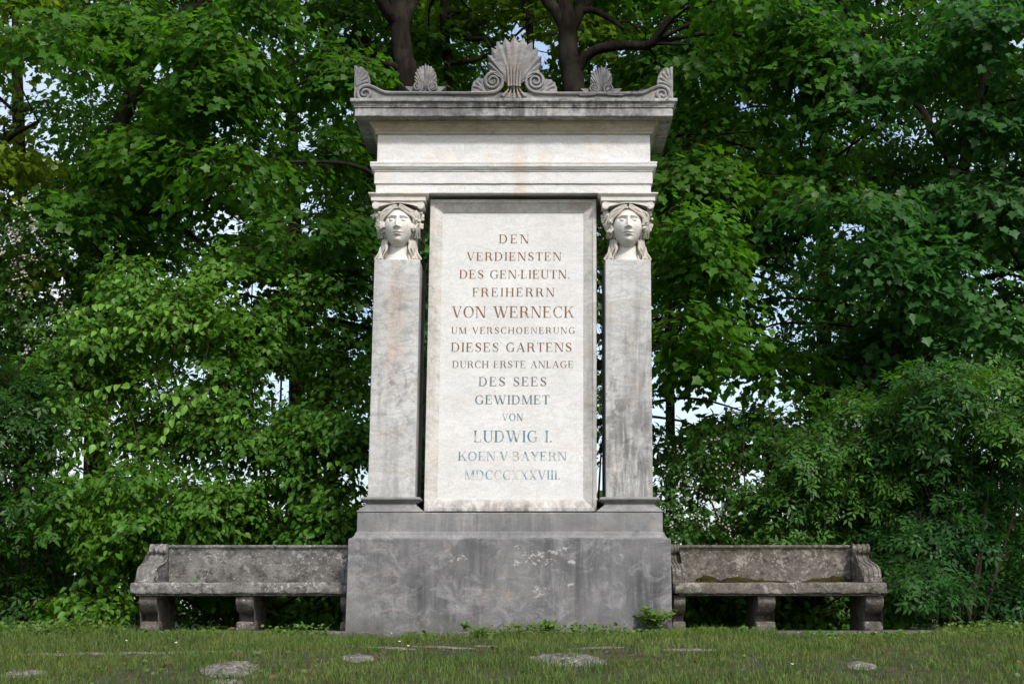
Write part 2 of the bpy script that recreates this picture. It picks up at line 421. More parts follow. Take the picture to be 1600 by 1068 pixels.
def edge_prof(prof, e=0.005):
    """round off the horizontal corners of a profile a little"""
    out = []
    for i, (z, o) in enumerate(prof):
        if 0 < i < len(prof) - 1:
            p, q = Vector(prof[i - 1]), Vector(prof[i + 1]); c = Vector((z, o))
            l1, l2 = (p - c).length, (q - c).length
            ee = min(e, l1 * 0.35, l2 * 0.35)
            out.append(tuple(c + (p - c) / l1 * ee)); out.append(tuple(c + (q - c) / l2 * ee))
        else:
            out.append((z, o))
    return out

def tube(bm, pts, rad, seg=8, flat=None, cap=True):
    """swept tube along points; flat=(normal, factor) squashes the section along a direction"""
    pts = [Vector(p) for p in pts]
    if not hasattr(rad, '__len__'): rad = [rad] * len(pts)
    rings = []
    up = Vector((0, 0, 1))
    t0 = (pts[1] - pts[0]).normalized()
    nrm = t0.cross(up)
    if nrm.length < 0.1: nrm = t0.cross(Vector((0, 1, 0)))
    nrm.normalize()
    for i, p in enumerate(pts):
        t = (pts[min(i + 1, len(pts) - 1)] - pts[max(i - 1, 0)]).normalized()
        nrm = (nrm - t * nrm.dot(t)).normalized()
        b = t.cross(nrm)
        ring = []
        for k in range(seg):
            a = 2 * math.pi * k / seg
            o = (nrm * math.cos(a) + b * math.sin(a)) * rad[i]
            if flat: o = o + flat[0] * (o.dot(flat[0]) * (flat[1] - 1))
            ring.append(bm.verts.new(p + o))
        rings.append(ring)
    for r0, r1 in zip(rings, rings[1:]):
        for k in range(seg):
            j = (k + 1) % seg
            bm.faces.new((r0[k], r0[j], r1[j], r1[k]))
    if cap:
        bm.faces.new(list(reversed(rings[0]))); bm.faces.new(rings[-1])

def smooth_path(pts, n=6):
    """Catmull-Rom through the points"""
    P = [Vector(p) for p in pts]
    P = [P[0] * 2 - P[1]] + P + [P[-1] * 2 - P[-2]]
    out = []
    for i in range(1, len(P) - 2):
        for k in range(n):
            t = k / n
            a, b, c, d = P[i - 1], P[i], P[i + 1], P[i + 2]
            out.append(0.5 * ((2 * b) + (c - a) * t + (2 * a - 5 * b + 4 * c - d) * t * t + (3 * b - a - 3 * c + d) * t ** 3))
    out.append(P[-2])
    return out

def extrude_poly(bm, pts3, back):
    """flat outline (list of Vectors) given thickness by the vector back"""
    f = [bm.verts.new(p) for p in pts3]
    g = [bm.verts.new(Vector(p) + back) for p in pts3]
    n = len(f)
    bmesh.ops.triangulate(bm, faces=[bm.faces.new(f), bm.faces.new(list(reversed(g)))])
    for i in range(n):
        j = (i + 1) % n
        bm.faces.new((f[i], g[i], g[j], f[j]))

def grid_surface(bm, fn, nu, nv):
    vs = [[bm.verts.new(fn(i / nu, j / nv)) for j in range(nv + 1)] for i in range(nu + 1)]
    for i in range(nu):
        for j in range(nv):
            try: bm.faces.new((vs[i][j], vs[i + 1][j], vs[i + 1][j + 1], vs[i][j + 1]))
            except ValueError: pass
    return vs

# ------------------------------------------------------------------ the monument
mon = empty('monument', (0, 0.53, 0), 'tall marble memorial with two carved heads, gilt-brown inscription and palmette crest', 'monument')

def mpart(name, bm, mat, parent=None, smooth=False):
    lean(bm)
    return finish(name, bm, mat, parent or mon, smooth)

# base block and plinth
bm = bmesh.new()
zb = zpx(840.5, 0)
loft(bm, -1.496, 1.496, 0.0, 1.07, edge_prof([(-0.2, 0.0), (0.02, 0.003), (0.3, 0.001), (0.6, 0.0), (zb, 0.0), (zb + 0.006, -0.03)], 0.008), wob=0.002)
base = mpart('base_block', bm, M['base'])
bm = bmesh.new()
zp = zpx(800.3, 0.07)
loft(bm, -1.428, 1.428, 0.072, 0.998, edge_prof([(zb + 0.004, 0.04), (zb + 0.012, 0.036), (zb + 0.03, 0.02), (zb + 0.058, 0.012), (zb + 0.062, 0.0), (zb + 0.15, 0.0), (zp - 0.004, 0.0), (zp, -0.006)]), wob=0.0015)
mpart('plinth', bm, M['plinth'])

# pilasters
Y0, Y1 = 0.16, 0.91
XO, XI = 1.345, 0.903
ztop = zpx(405, 0.16)
def pilaster(s):
    x0, x1 = (-XO, -XI) if s < 0 else (XI, XO)
    bm = bmesh.new()
    loft(bm, x0, x1, Y0, Y1, [(zp + 0.13, 0.0), (zp + 0.9, 0.0), (ztop - 0.02, 0.0), (ztop - 0.004, -0.001), (ztop, -0.006)])
    p = mpart('pilaster', bm, M['shaft'])
    # moulded foot
    z = lambda py: zpx(py, 0.08)
    bm = bmesh.new()
    loft(bm, x0, x1, Y0, Y1, edge_prof([(zp + 0.003, 0.080), (zp + 0.005, 0.09), (zp + 0.016, 0.092), (z(794), 0.062), (z(790.8), 0.042), (z(790.2), 0.030), (z(787), 0.016), (z(784), 0.014), (z(783.2), 0.040),
         (z(781.6), 0.042), (z(781.2), 0.030), (z(780.8), 0.056), (z(778.8), 0.064), (z(776.8), 0.060), (z(775.4), 0.046), (z(775.0), 0.004)], 0.002))
    mpart('foot_moulding', bm, M['plinth'], p)
    # neck block behind the head
    bm = bmesh.new()
    za = zpx(313.3, 0.1)
    loft(bm, x0, x1, Y0 + 0.1, Y1, [(ztop - 0.001, -0.035), (ztop + 0.2, -0.06), (za + 0.02, -0.055)])
    mpart('neck_block', bm, M['head'], p)
    # capital: abacus with small moulding and a curved band ending in two scrolls
    bm = bmesh.new()
    z = lambda py: zpx(py, 0.1)
    loft(bm, x0, x1, Y0, Y1, edge_prof([(za, 0.03), (za + 0.004, 0.045), (z(307), 0.045), (z(306.2), 0.05), (z(303.5), 0.066), (z(302.8), 0.072), (z(300.9), 0.072)], 0.002))
    cx = (x0 + x1) / 2
    w = (x1 - x0) / 2 + 0.035
    yf = Y0 - 0.028
    h = za - zpx(325, 0.1)
    pts = []
    for i in range(25):
        t = -1 + 2 * i / 24
        zz = za - h * (0.22 + 0.62 * abs(t) ** 1.6)
        pts.append(Vector((cx + t * (w - 0.03), yf, zz)))
    pts += [Vector((cx + w - 0.03, yf, za + 0.002)), Vector((cx - w + 0.03, yf, za + 0.002))]
    extrude_poly(bm, pts, Vector((0, Y1 - Y0 + 0.03, 0)))
    for e in (-1, 1):
        c = Vector((cx + e * (w - 0.036), yf, za - h * 0.5))
        sp = []
        for k in range(30):
            a = math.pi / 2 + e * -0.25 * math.pi * k / 4
            r = 0.034 * (1 - 0.78 * k / 29)
            sp.append(c + Vector((math.cos(a) * r, -0.006, math.sin(a) * r)))
        tube(bm, sp, 0.0055, 6, (Vector((0, 1, 0)), 0.45))
        # roll running back along the side
        ring = [c + Vector((math.cos(a) * 0.036, -0.005, math.sin(a) * 0.036)) for a in [k * math.pi / 8 for k in range(16)]]
        extrude_poly(bm, ring, Vector((0, 0.22, 0)))
        edge = [Vector((cx + e * (w - 0.036) * t, yf - 0.002, za - h * (0.22 + 0.62 * t ** 1.6) + 0.004)) for t in [i / 12 for i in range(12)]]
        tube(bm, edge, 0.005, 6)
    mpart('capital', bm, M['head'], p)
    carve_head(cx, p, s)
    return p

def carve_head(cx, parent, s):
    cz = zpx(351.5, 0.12)
    A, B, C = 0.152, 0.198, 0.180
    yc = 0.25
    def g(x, m, sd): return math.exp(-((x - m) / sd) ** 2)
    def sstep(a, b, x):
        t = min(1, max(0, (x - a) / (b - a)))
        return t * t * (3 - 2 * t)
    def face(u, v):
        th = 0.12 + u * (math.pi - 0.16)
        ph = (-1 + 2 * v) * 1.75
        nz = math.cos(th)
        r = math.sin(th) ** 0.86
        wz = 1.0 - 0.22 * sstep(0.0, -1.0, nz) if nz < 0 else 1.0 - 0.06 * nz
        if nz < -0.55: wz -= 0.05 * sstep(-0.55, -0.95, nz)
        x = A * r * math.sin(ph) * wz
        y = -C * r * math.cos(ph)
        nx = x / A
        f = max(0.0, math.cos(ph)) ** 0.6
        d = 0.0
        # nose: ridge from brow to tip, then a sharp underside
        if nz < 0.62:
            t = min(1, max(0, (0.50 - nz) / 0.62))
            under = sstep(-0.24, -0.125, nz)
            d += (0.014 + 0.036 * t ** 1.3) * under * math.exp(-(nx / (0.088 + 0.060 * t)) ** 2) * sstep(0.62, 0.42, nz)
            d += 0.013 * g(abs(nx), 0.17, 0.07) * g(nz, -0.145, 0.055)
        # brow, sockets, eyeballs, lids
        bz = 0.455 - 0.16 * max(0, abs(nx) - 0.42)
        d += 0.012 * g(nz, bz, 0.05) * sstep(0.08, 0.2, abs(nx)) * sstep(0.85, 0.6, abs(nx))
        d -= 0.050 * g(abs(nx), 0.39, 0.21) * g(nz, 0.315, 0.095)
        d -= 0.020 * g(abs(nx), 0.18, 0.06) * g(nz, 0.33, 0.09)
        ex = (abs(nx) - 0.40) / 0.17; ez = (nz - 0.270) / 0.090
        d += 0.038 * max(0.0, 1 - ex * ex - ez * ez) ** 0.5
        lid = 0.350 - 0.055 * ex * ex
        d += 0.012 * g(nz, lid, 0.016) * g(ex, 0, 1.0)
        d -= 0.010 * g(nz, lid - 0.030, 0.010) * g(ex, 0, 0.85)
        d += 0.006 * g(nz, 0.185 + 0.04 * ex * ex, 0.014) * g(ex, 0, 0.9)
        # mouth and chin
        d += 0.022 * g(nx, 0, 0.22) * g(nz, -0.37, 0.036)
        d += 0.023 * g(nx, 0, 0.17) * g(nz, -0.48, 0.042)
        d -= 0.024 * g(nx, 0, 0.24) * g(nz, -0.425, 0.017)
        d -= 0.010 * g(nx, 0, 0.2) * g(nz, -0.575, 0.045)
        d -= 0.004 * g(nx, 0, 0.05) * g(nz, -0.29, 0.05)
        d += 0.020 * g(nx, 0, 0.26) * g(nz, -0.76, 0.12)
        d += 0.007 * g(abs(nx), 0.52, 0.22) * g(nz, 0.0, 0.22)
        d -= 0.006 * g(abs(nx), 0.45, 0.18) * g(nz, -0.45, 0.2)
        z = nz * B
        y -= d * f
        return Vector((cx + x, yc + y, cz + z))
    bm = bmesh.new()
    grid_surface(bm, face, 150, 96)
    # neck and upper chest rising from the shaft
    def neck(u, v):
        a = (-1 + 2 * v) * 1.7
        z = ztop - 0.004 + u * (cz - 0.10 - ztop)
        k = 1 - u
        w = 0.098 + 0.058 * k ** 2.2
        dd = 0.095 + 0.045 * k ** 1.8
        return Vector((cx + w * math.sin(a), yc + 0.075 - dd * math.cos(a), z))
    grid_surface(bm, neck, 14, 26)
    h = mpart('carved_head', bm, M['head'], parent, True)
    # hair, side locks, ears and the ivy wreath
    bm = bmesh.new()
    rr = random.Random(5 + s)
    for e in (-1, 1):
        base_line = [(0.0, 0.172), (0.035, 0.158), (0.09, 0.126), (0.136, 0.080), (0.158, 0.020), (0.160, -0.045), (0.150, -0.10)]
        for k in range(4):
            off = 0.008 + 0.021 * k
            pts = []
            for i, (bx, bz) in enumerate(base_line):
                t = i / 6
                nx_, nz_ = (0.25, 0.97) if i < 2 else (0.62, 0.75) if i < 3 else (0.85, 0.5) if i < 4 else (1.0, 0.05)
                oo = min(off, 0.030 + 0.004 * k) if i < 2 else off * (0.8 if i < 4 else 0.62)
                wv = 0.010 * math.sin(i * 2.4 + k * 1.9 + e)
                pts.append((cx + e * (bx + nx_ * (oo + wv)), yc - C * (0.74 - 0.66 * t ** 1.2) - 0.022 * math.sin(t * 3.1) + 0.010 * k * t, cz + bz + nz_ * (oo + wv) * (0.8 if i < 3 else 1)))
            P = smooth_path(pts, 5)
            n = len(P)
            tube(bm, P, [0.0115 * (0.75 + 0.5 * math.sin(math.pi * i / n)) for i in range(n)], 7)
        # swept-back waves over the ears
        for k in range(4):
            pts = []
            for i in range(16):
                t = i / 15
                x = e * (0.142 + 0.017 * k + 0.026 * math.sin(t * 2.6) - 0.030 * t - 0.008 * k * t)
                z = 0.085 - 0.016 * k - t * (0.195 - 0.016 * k)
                y = -0.050 + 0.018 * k + 0.03 * t + 0.010 * math.sin(t * 7 + k)
                pts.append((cx + x, yc + y, cz + z))
            tube(bm, pts, [0.0145 * (1.05 - 0.6 * (i / 15)) for i in range(16)], 7)
        # hanging locks on the shoulders
        for k in range(4):
            pts = []
            for i in range(18):
                t = i / 17
                x = e * (0.098 + 0.015 * k + t * (0.044 + 0.010 * k) + 0.009 * math.sin(t * 9 + k * 1.6))
                z = -0.115 - t * (cz - 0.115 - ztop - 0.004 - 0.004 * k)
                y = -0.020 + 0.016 * k - 0.055 * t * (1 - 0.12 * k) + 0.010 * math.sin(t * 8 + 2 * k)
                pts.append((cx + x, yc + y, cz + z))
            tube(bm, pts, [0.0145 * (0.8 + 0.4 * math.sin(t * 6 + k)) for t in [i / 17 for i in range(18)]], 7)
        # ear
        bmesh.ops.create_uvsphere(bm, u_segments=10, v_segments=8, radius=0.02,
            matrix=Matrix.Translation((cx + e * 0.142, yc + 0.005, cz - 0.055)) @ Matrix.Diagonal((0.5, 0.8, 1.3, 1)))
        # ivy leaves and berries at the temples
        for k in range(16):
            a = rr.uniform(-1.1, 1.1); q = rr.uniform(0.0, 1.0)
            c = Vector((cx + e * (0.172 + 0.066 * q - 0.012 * abs(a) + 0.018 * a), yc - 0.110 + 0.10 * q + rr.uniform(-.015, .015), cz + 0.055 + 0.078 * a))
            n = Vector((e * rr.uniform(.1, .8), -1, rr.uniform(-.3, .5))).normalized()
            t = n.cross(Vector((rr.uniform(-1, 1), 0, rr.uniform(-1, 1)))).normalized(); b = n.cross(t)
            if k % 3 == 2:
                bmesh.ops.create_icosphere(bm, subdivisions=2, radius=rr.uniform(0.012, 0.018), matrix=Matrix.Translation(c - Vector((0, 0.015, 0))))
                continue
            cv = bm.verts.new(c + n * 0.012); L = rr.uniform(0.030, 0.046)
            ring = []
            for m in range(20):
                an = 2 * math.pi * m / 20
                rad = L * (0.86 + 0.14 * math.cos(an * 5))
                ring.append((bm.verts.new(c + (t * math.cos(an) + b * math.sin(an)) * rad - n * 0.006), bm.verts.new(c + (t * math.cos(an) + b * math.sin(an)) * rad * 0.9 - n * 0.03)))
            for m in range(20):
                (p0, q0), (p1, q1) = ring[m], ring[(m + 1) % 20]
                bm.faces.new((cv, p0, p1)); bm.faces.new((p0, q0, q1, p1))
    # solid mass of hair behind the locks
    bmesh.ops.create_uvsphere(bm, u_segments=24, v_segments=14, radius=1.0,
        matrix=Matrix.Translation((cx, yc + 0.02, cz + 0.128)) @ Matrix.Diagonal((0.20, 0.150, 0.112, 1)))
    for e in (-1, 1):
        bmesh.ops.create_uvsphere(bm, u_segments=16, v_segments=12, radius=1.0,
            matrix=Matrix.Translation((cx + e * 0.125, yc + 0.045, cz + 0.02)) @ Matrix.Diagonal((0.066, 0.085, 0.11, 1)))
        bmesh.ops.create_uvsphere(bm, u_segments=16, v_segments=12, radius=1.0,
            matrix=Matrix.Translation((cx + e * 0.132, yc + 0.05, cz - 0.185)) @ Matrix.Diagonal((0.046, 0.065, 0.14, 1)))
    mpart('carved_hair', bm, M['hair'], parent, 50)

pilaster(-1)
pilaster(1)

# panel: mitred frame round a sunk field
PY0 = 0.26
pz0, pz1 = zpx(798.5, PY0), zpx(311.5, PY0)
PW = 0.820
bm = bmesh.new()
def frame_rings(bm, steps, yb):
    rings = []
    for (ins, y) in steps:
        x0, x1, z0, z1 = -PW + ins, PW - ins, pz0 + ins, pz1 - ins
        ring = []
        for (xa, za_, xb, zb_) in ((x0, z0, x1, z0), (x1, z0, x1, z1), (x1, z1, x0, z1), (x0, z1, x0, z0)):
            for k in range(24):
                t = k / 24
                x, z = xa + (xb - xa) * t, za_ + (zb_ - za_) * t
                ring.append(bm.verts.new((x, y + 0.0012 * noise.noise(Vector((x * 20, ins * 50, z * 20))), z)))
        rings.append(ring)
    for r0, r1 in zip(rings, rings[1:]):
        for i in range(len(r0)):
            j = (i + 1) % len(r0)
            bm.faces.new((r0[i], r0[j], r1[j], r1[i]))
    return rings
frame_rings(bm, [(0.002, 0.80), (0.0, 0.79), (0.0, PY0 + 0.004), (0.004, PY0), (0.033, PY0), (0.036, PY0 + 0.004), (0.036, PY0 + 0.010), (0.118, PY0 + 0.050), (0.1215, PY0 + 0.052), (0.1215, PY0 + 0.075)], 0.8)
panel = mpart('inscription_panel', bm, M['frame'])
bm = bmesh.new()
FY = PY0 + 0.058
loft(bm, -PW + 0.117, PW - 0.117, FY, 0.78, [(pz0 + 0.117, 0), (pz1 - 0.117, 0)], wob=0.0)
field = mpart('marble_field', bm, M['panel'], panel)

# entablature
bm = bmesh.new()
E = lambda py, Y=0.15: zpx(py, Y)
loft(bm, -1.352, 1.352, Y0, Y1, edge_prof([(E(300.8), 0.0), (E(288.4), 0.0), (E(287.4), -0.004), (E(286.8), 0.016), (E(270.2), 0.016), (E(269), 0.012), (E(268.4), 0.024), (E(265.8), 0.024), (E(265.2, .12), 0.03),
     (E(262, .11), 0.044), (E(260, .11), 0.055), (E(256.8, .11), 0.057), (E(256.4, .11), 0.053), (E(255.4, .11), 0.059), (E(252.2, .1), 0.059), (E(251.8, .1), -0.004)], 0.0025))
mpart('architrave', bm, M['frieze'])
bm = bmesh.new()
loft(bm, -1.352, 1.352, Y0, Y1, [(E(253.0), -0.004), (E(230), -0.004), (E(206), -0.004)])
mpart('frieze', bm, M['frieze'])
CY = Y0 - 0.205
zs = zpx(181.6, CY)
bm = bmesh.new()
loft(bm, -1.352, 1.352, Y0, Y1, edge_prof([(E(209.2, .14), 0.0), (E(208.8, .14), 0.018), (E(205.2, .14), 0.02), (E(204.6, .13), 0.026), (E(200, .11), 0.036), (E(196, .10), 0.055), (E(193.5, .09), 0.072), (zs - 0.012, 0.074), (zs - 0.008, 0.084), (zs + 0.01, 0.084)], 0.002))
mpart('bed_moulding', bm, M['soffit'])
bm = bmesh.new()
K = lambda py: zpx(py, CY)
zc = K(156)
loft(bm, -1.352, 1.352, Y0, Y1, edge_prof([(zs, 0.10), (zs + 0.001, 0.197), (zs + 0.004, 0.203), (K(170), 0.203), (K(169.4), 0.196), (K(168.6), 0.196), (K(168.2), 0.212), (K(166.4), 0.213), (K(165.6), 0.217),
     (K(162.5), 0.224), (K(160.6), 0.240), (K(160.2), 0.246), (zc + 0.004, 0.247), (zc, 0.243)], 0.0025), wob=0.003)
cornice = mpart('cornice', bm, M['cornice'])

# crest: scrolled rail, corner horns, two small palmettes and the great one
CRY = CY + 0.02
def cp(x, y, dy=0.0): return at(x, y, CRY) + Vector((0, dy, 0)) + Vector((0.034 * (1 - at(x, y, CRY).z / 4.9), 0, 0))
def rail_plate(bm, side):
    px = [(553.3, 157.2), (553.3, 143), (572, 134), (581, 134), (588, 137), (595, 141), (602, 143), (608, 143.6), (637, 143.8), (690, 144), (736, 144.5), (803, 145), (803, 157.2)]
    if side > 0: px = [(1605.2 - x, y + 1.2 * (803 - x) / 250) for x, y in px]
    extrude_poly(bm, [cp(x, y) for x, y in px], Vector((0, 0.16, 0)))
def mirror(pts, side, tilt=True):
    return pts if side < 0 else [(1605.2 - x, y + 1.2 * (803 - x) / 250 * tilt) for x, y in pts]
bm = bmesh.new()
for side in (-1, 1):
    rail_plate(bm, side)
    # corner horn: quarter palmette with a straight outer edge
    hp = mirror([(553.6, 150), (553.6, 101.8), (556.5, 102.2), (559, 104.8), (560.5, 105.4), (563, 103.6), (566, 104), (569, 106.5), (570.5, 109.5), (573.5, 111), (575.4, 114), (575, 117), (577.4, 119.5), (576.6, 123), (578.4, 127), (576.8, 131.5), (578, 136), (566, 146)], side)
    extrude_poly(bm, [cp(x, y, 0.012) for x, y in hp], Vector((0, 0.12, 0)))
    for tx, ty in ((557, 104), (564, 106), (570, 112), (574, 119), (575.5, 127)):
        p = mirror([(557, 134), ((557 + tx) / 2 - 1, (134 + ty) / 2 - 2), (tx, ty)], side)
        tube(bm, smooth_path([cp(x, y, 0.010) for x, y in p], 4), [0.009] * 4 + [0.014] * 4 + [0.012], 6, (Vector((0, 1, 0)), 0.8))
    # rail ribbon running into the corner volute
    path = [(735, 146.3), (690, 146), (640, 145.8), (608, 145.6), (600, 144.4), (592, 141), (584, 137), (576, 134.4), (569, 134.8), (562, 139), (559, 146), (561, 152.5), (567, 155.4), (574, 154), (578.5, 148.5), (577, 142.5), (571, 140.5), (566, 143.5), (565.5, 148), (569, 150.4), (572, 148.3)]
    pts = smooth_path([cp(x, y, -0.004) for x, y in mirror(path, side)], 6)
    n = len(pts)
    tube(bm, pts, [0.018 if i < n * 0.62 else 0.018 - 0.009 * (i - n * 0.62) / (n * 0.38) for i in range(n)], 8, (Vector((0, 1, 0)), 1.3))
    # returns along the sides of the roof
    xs = side * (1.352 + 0.203 - 0.02)
    rp = [(CRY, zc), (CRY, K(136)), (CRY + 0.10, K(136)), (CRY + 0.2, K(141)), (CRY + 0.3, K(143.5)), (CRY + 1.14, K(143.8)), (CRY + 1.14, zc)]
    extrude_poly(bm, [Vector((xs, y, z - 0.001)) for y, z in rp], Vector((-side * 0.1, 0, 0)))
mpart('crest_rail', bm, M['crest'], None, 40)

def palmette(bm, cx, cy_, tips, root, thick, yoff, notch=0.89, hollow=-0.014):
    """fan of hollowed pointed leaves: silhouette cut between tips, ridges between the hollows"""
    rx, ry = root
    n = len(tips)
    front, back = [], []
    def P(x, y, d): return cp(x, y, yoff + d)
    # boundary points tip / notch alternating
    bnd = []
    for i, (x, y) in enumerate(tips):
        bnd.append((x, y, True))
        if i < n - 1:
            x2, y2 = tips[i + 1]
            mx, my = (x + x2) / 2, (y + y2) / 2
            bnd.append((rx + (mx - rx) * notch, ry + (my - ry) * notch, False))
    levels = [0.06, 0.2, 0.4, 0.6, 0.78, 0.9, 1.0]
    cols = []
    for (x, y, tip) in bnd:
        col = []
        for t in levels:
            dep = (hollow * math.sin(min(1, t * 1.1) * math.pi * 0.55) if tip else 0.0)       # hollow along each leaf
            bulge = -0.030 * math.sin(t * math.pi * 0.9) - 0.012 * noise.noise(Vector((x * .3, t * 3, y * .3)))
            col.append(bm.verts.new(P(rx + (x - rx) * t, ry + (y - ry) * t, dep + bulge)))
        col.append(bm.verts.new(P(x, y, thick)))
        cols.append(col)
    for c0, c1 in zip(cols, cols[1:]):
        for a in range(len(c0) - 1):
            bm.faces.new((c0[a], c1[a], c1[a + 1], c0[a + 1]))
    bm.faces.new([c[-1] for c in cols])
    bm.faces.new([c[0] for c in cols])
    bm.faces.new([c[k] for c in (cols[0],) for k in range(len(c))] )
    bm.faces.new([c[k] for c in (cols[-1],) for k in range(len(c))])

def volute(bm, cx, cy_, r0, r1, turns, a0, dirn, lead, w0, w1, yo=-0.01):
    pts = [(x, y) for x, y in lead]
    N = int(turns * 16)
    for k in range(N + 1):
        t = k / N
        a = a0 + dirn * 2 * math.pi * turns * t
        r = r0 + (r1 - r0) * t ** 0.8
        pts.append((cx + r * math.cos(a), cy_ - r * math.sin(a)))
    P = smooth_path([cp(x, y, yo) for x, y in pts], 3)
    n = len(P)
    tube(bm, P, [w0 + (w1 - w0) * i / n for i in range(n)], 7, (Vector((0, 1, 0)), 1.3))

# great palmette
bm = bmesh.new()
tips = [(764.7, 111.5), (762.2, 99), (762, 87.1), (767.4, 75.3), (776, 65.6), (789, 59.7), (803.5, 57), (818.5, 59.9), (832, 66), (840.4, 75.8), (846, 87.7), (846, 99), (843.8, 111.5)]
palmette(bm, 803, 100, tips, (803.4, 138), 0.10, 0.01)
for side in (-1, 1):
    vx = 803.5 + side * 33.5
    # a disc behind each scroll, then the scroll ribbon itself
    disc = [(vx + 15.5 * math.cos(a), 128.0 - 15.0 * math.sin(a)) for a in [k * math.pi / 12 for k in range(24)]]
    extrude_poly(bm, [cp(x, y, 0.0) for x, y in disc], Vector((0, 0.09, 0)))
    volute(bm, vx, 127.5, 17.5, 2.2, 2.4, -math.pi / 2 + side * 0.0, -side, [(803.5 + side * 68, 146.2), (803.5 + side * 50, 146.2)], 0.019, 0.010)
    lump = [(737, 146), (736.6, 138), (737.2, 134.5), (739.5, 131), (739, 127.8), (743, 126), (745.5, 122.5), (750, 122.4), (754, 121.8), (757, 125), (762, 146)]
    lump = [(x if side < 0 else 1607 - x, y + (0.9 if side > 0 else 0)) for x, y in lump]
    extrude_poly(bm, [cp(x, y, 0.012) for x, y in lump], Vector((0, 0.1, 0)))
    for (ex, ey) in ((739.5, 134), (744, 127.5), (751, 124.5)):
        q = [(757, 142), ((757 + ex) / 2, (142 + ey) / 2 - 1.5), (ex, ey)]
        q = [(x if side < 0 else 1607 - x, y) for x, y in q]
        tube(bm, smooth_path([cp(x, y, 0.012) for x, y in q], 4), 0.014, 6)
# bundle of drops fanning out beneath it
for (ex, ey, bx) in ((786, 150.5, 797), (794.8, 153.3, 800), (803.3, 153.8, 803.2), (811.6, 153.4, 806.5), (820, 150.7, 809.5)):
    q = [(bx, 135), ((bx * 0.6 + ex * 0.4), 143), (ex, ey)]
    tube(bm, smooth_path([cp(x, y, -0.012) for x, y in q], 5), [0.009] * 6 + [0.011, 0.013, 0.015, 0.017, 0.018], 8)
    c = cp(ex, ey, -0.016)
    bmesh.ops.create_uvsphere(bm, u_segments=10, v_segments=8, radius=0.021, matrix=Matrix.Translation(c))
# ribbed stalk
for k in range(-2, 3):
    q = [(803.4 + k * 4.2, 137), (803.4 + k * 4.6, 120), (803.4 + k * 6.0, 100)]
    tube(bm, smooth_path([cp(x, y, -0.05 + 0.008 * abs(k)) for x, y in q], 4), [0.013] * 5 + [0.010, 0.007, 0.004, 0.002], 6)
mpart('great_palmette', bm, M['palmette'], None, 45)

# two small palmettes
for side, px0, dy in ((-1, 664.6, 0.0), (1, 939.5, 3.2)):
    bm = bmesh.new()
    o = lambda pts: [(px0 + x * 1.04, y + dy) for x, y in pts]
    tips = o([(-15, 137), (-15.8, 131), (-16.2, 125.5), (-16.5, 119.5), (-15.4, 113.5), (-13, 108), (-9, 104), (-4.6, 102.6), (0, 99.3), (4.6, 102), (9, 103.4), (13, 107.6), (15.8, 113), (16.8, 119.5), (16.4, 125.5), (15.8, 131), (15, 137)])
    palmette(bm, px0, 112, tips, (px0, 143 + dy), 0.10, 0.012, 0.945, -0.008)
    for e in (-1, 1):
        disc = [(px0 + e * 12 + 7.5 * math.cos(a), 136.5 + dy - 7.5 * math.sin(a)) for a in [k * math.pi / 10 for k in range(20)]]
        extrude_poly(bm, [cp(x, y, 0.004) for x, y in disc], Vector((0, 0.09, 0)))
        volute(bm, px0 + e * 12, 136.5 + dy, 8.8, 1.6, 1.9, -math.pi / 2, -e, [(px0 + e * 34, 146 + dy), (px0 + e * 22, 146 + dy)], 0.012, 0.007)
        horn = o([(e * 19, 146), (e * 31, 134.3), (e * 20, 134.6), (e * 12, 138), (e * 12, 146)])
        extrude_poly(bm, [cp(x, y, 0.014) for x, y in horn], Vector((0, 0.09, 0)))
    wedge = o([(-22, 148), (-12, 132), (0, 126), (12, 132), (22, 148)])
    extrude_poly(bm, [cp(x, y, 0.006) for x, y in wedge], Vector((0, 0.08, 0)))
    mpart('small_palmette', bm, M['crest'], None, 45)

# ------------------------------------------------------------------ inscription (cut in high-contrast roman capitals)
TK, HL, SF = 0.135, 0.042, 0.075       # thick stroke, hairline, serif reach, in cap heights
def g_rect(x0, y0, x1, y1): return [(x0, y0), (x1, y0), (x1, y1), (x0, y1)]
def g_stem(x, w=TK, y0=0.0, y1=1.0, sb=True, stp=True):
    o = [g_rect(x, y0, x + w, y1)]
    if sb: o.append(g_rect(x - SF, y0, x + w + SF, y0 + HL))
    if stp: o.append(g_rect(x - SF, y1 - HL, x + w + SF, y1))
    return o
def g_diag(x0, y0, x1, y1, w): return [[(x0, y0), (x0 + w, y0), (x1 + w, y1), (x1, y1)]]
def g_serif(x, y, w, top): return [g_rect(x - SF, y - HL if top else y, x + w + SF, y if top else y + HL)]
def g_ring(cx, cy, rx, ry, a0, a1, tk=TK, hl=HL, n=26):
    o = []
    for k in range(n):
        q = []
        for a in (a0 + (a1 - a0) * k / n, a0 + (a1 - a0) * (k + 1) / n):
            a = R(a)
            q.append(((cx + rx * math.cos(a), cy + ry * math.sin(a)), (cx + (rx - tk) * math.cos(a), cy + (ry - hl) * math.sin(a))))
        o.append([q[0][0], q[1][0], q[1][1], q[0][1]])
    return o
def g_curve(pts, ws):
    P = smooth_path([Vector((x, y, 0)) for x, y in pts], 6)
    W = smooth_path([Vector((w, 0, 0)) for w in ws], 6)
    o = []; prev = None
    for i, p in enumerate(P):
        t = (P[min(i + 1, len(P) - 1)] - P[max(i - 1, 0)]).normalized()
        nn = Vector((-t.y, t.x, 0)) * W[i].x * 0.5
        cur = ((p + nn)[:2], (p - nn)[:2])
        if prev: o.append([prev[0], cur[0], cur[1], prev[1]])
        prev = cur
    return o
GL = {}
GL['I'] = (g_stem(0.08), 0.30)
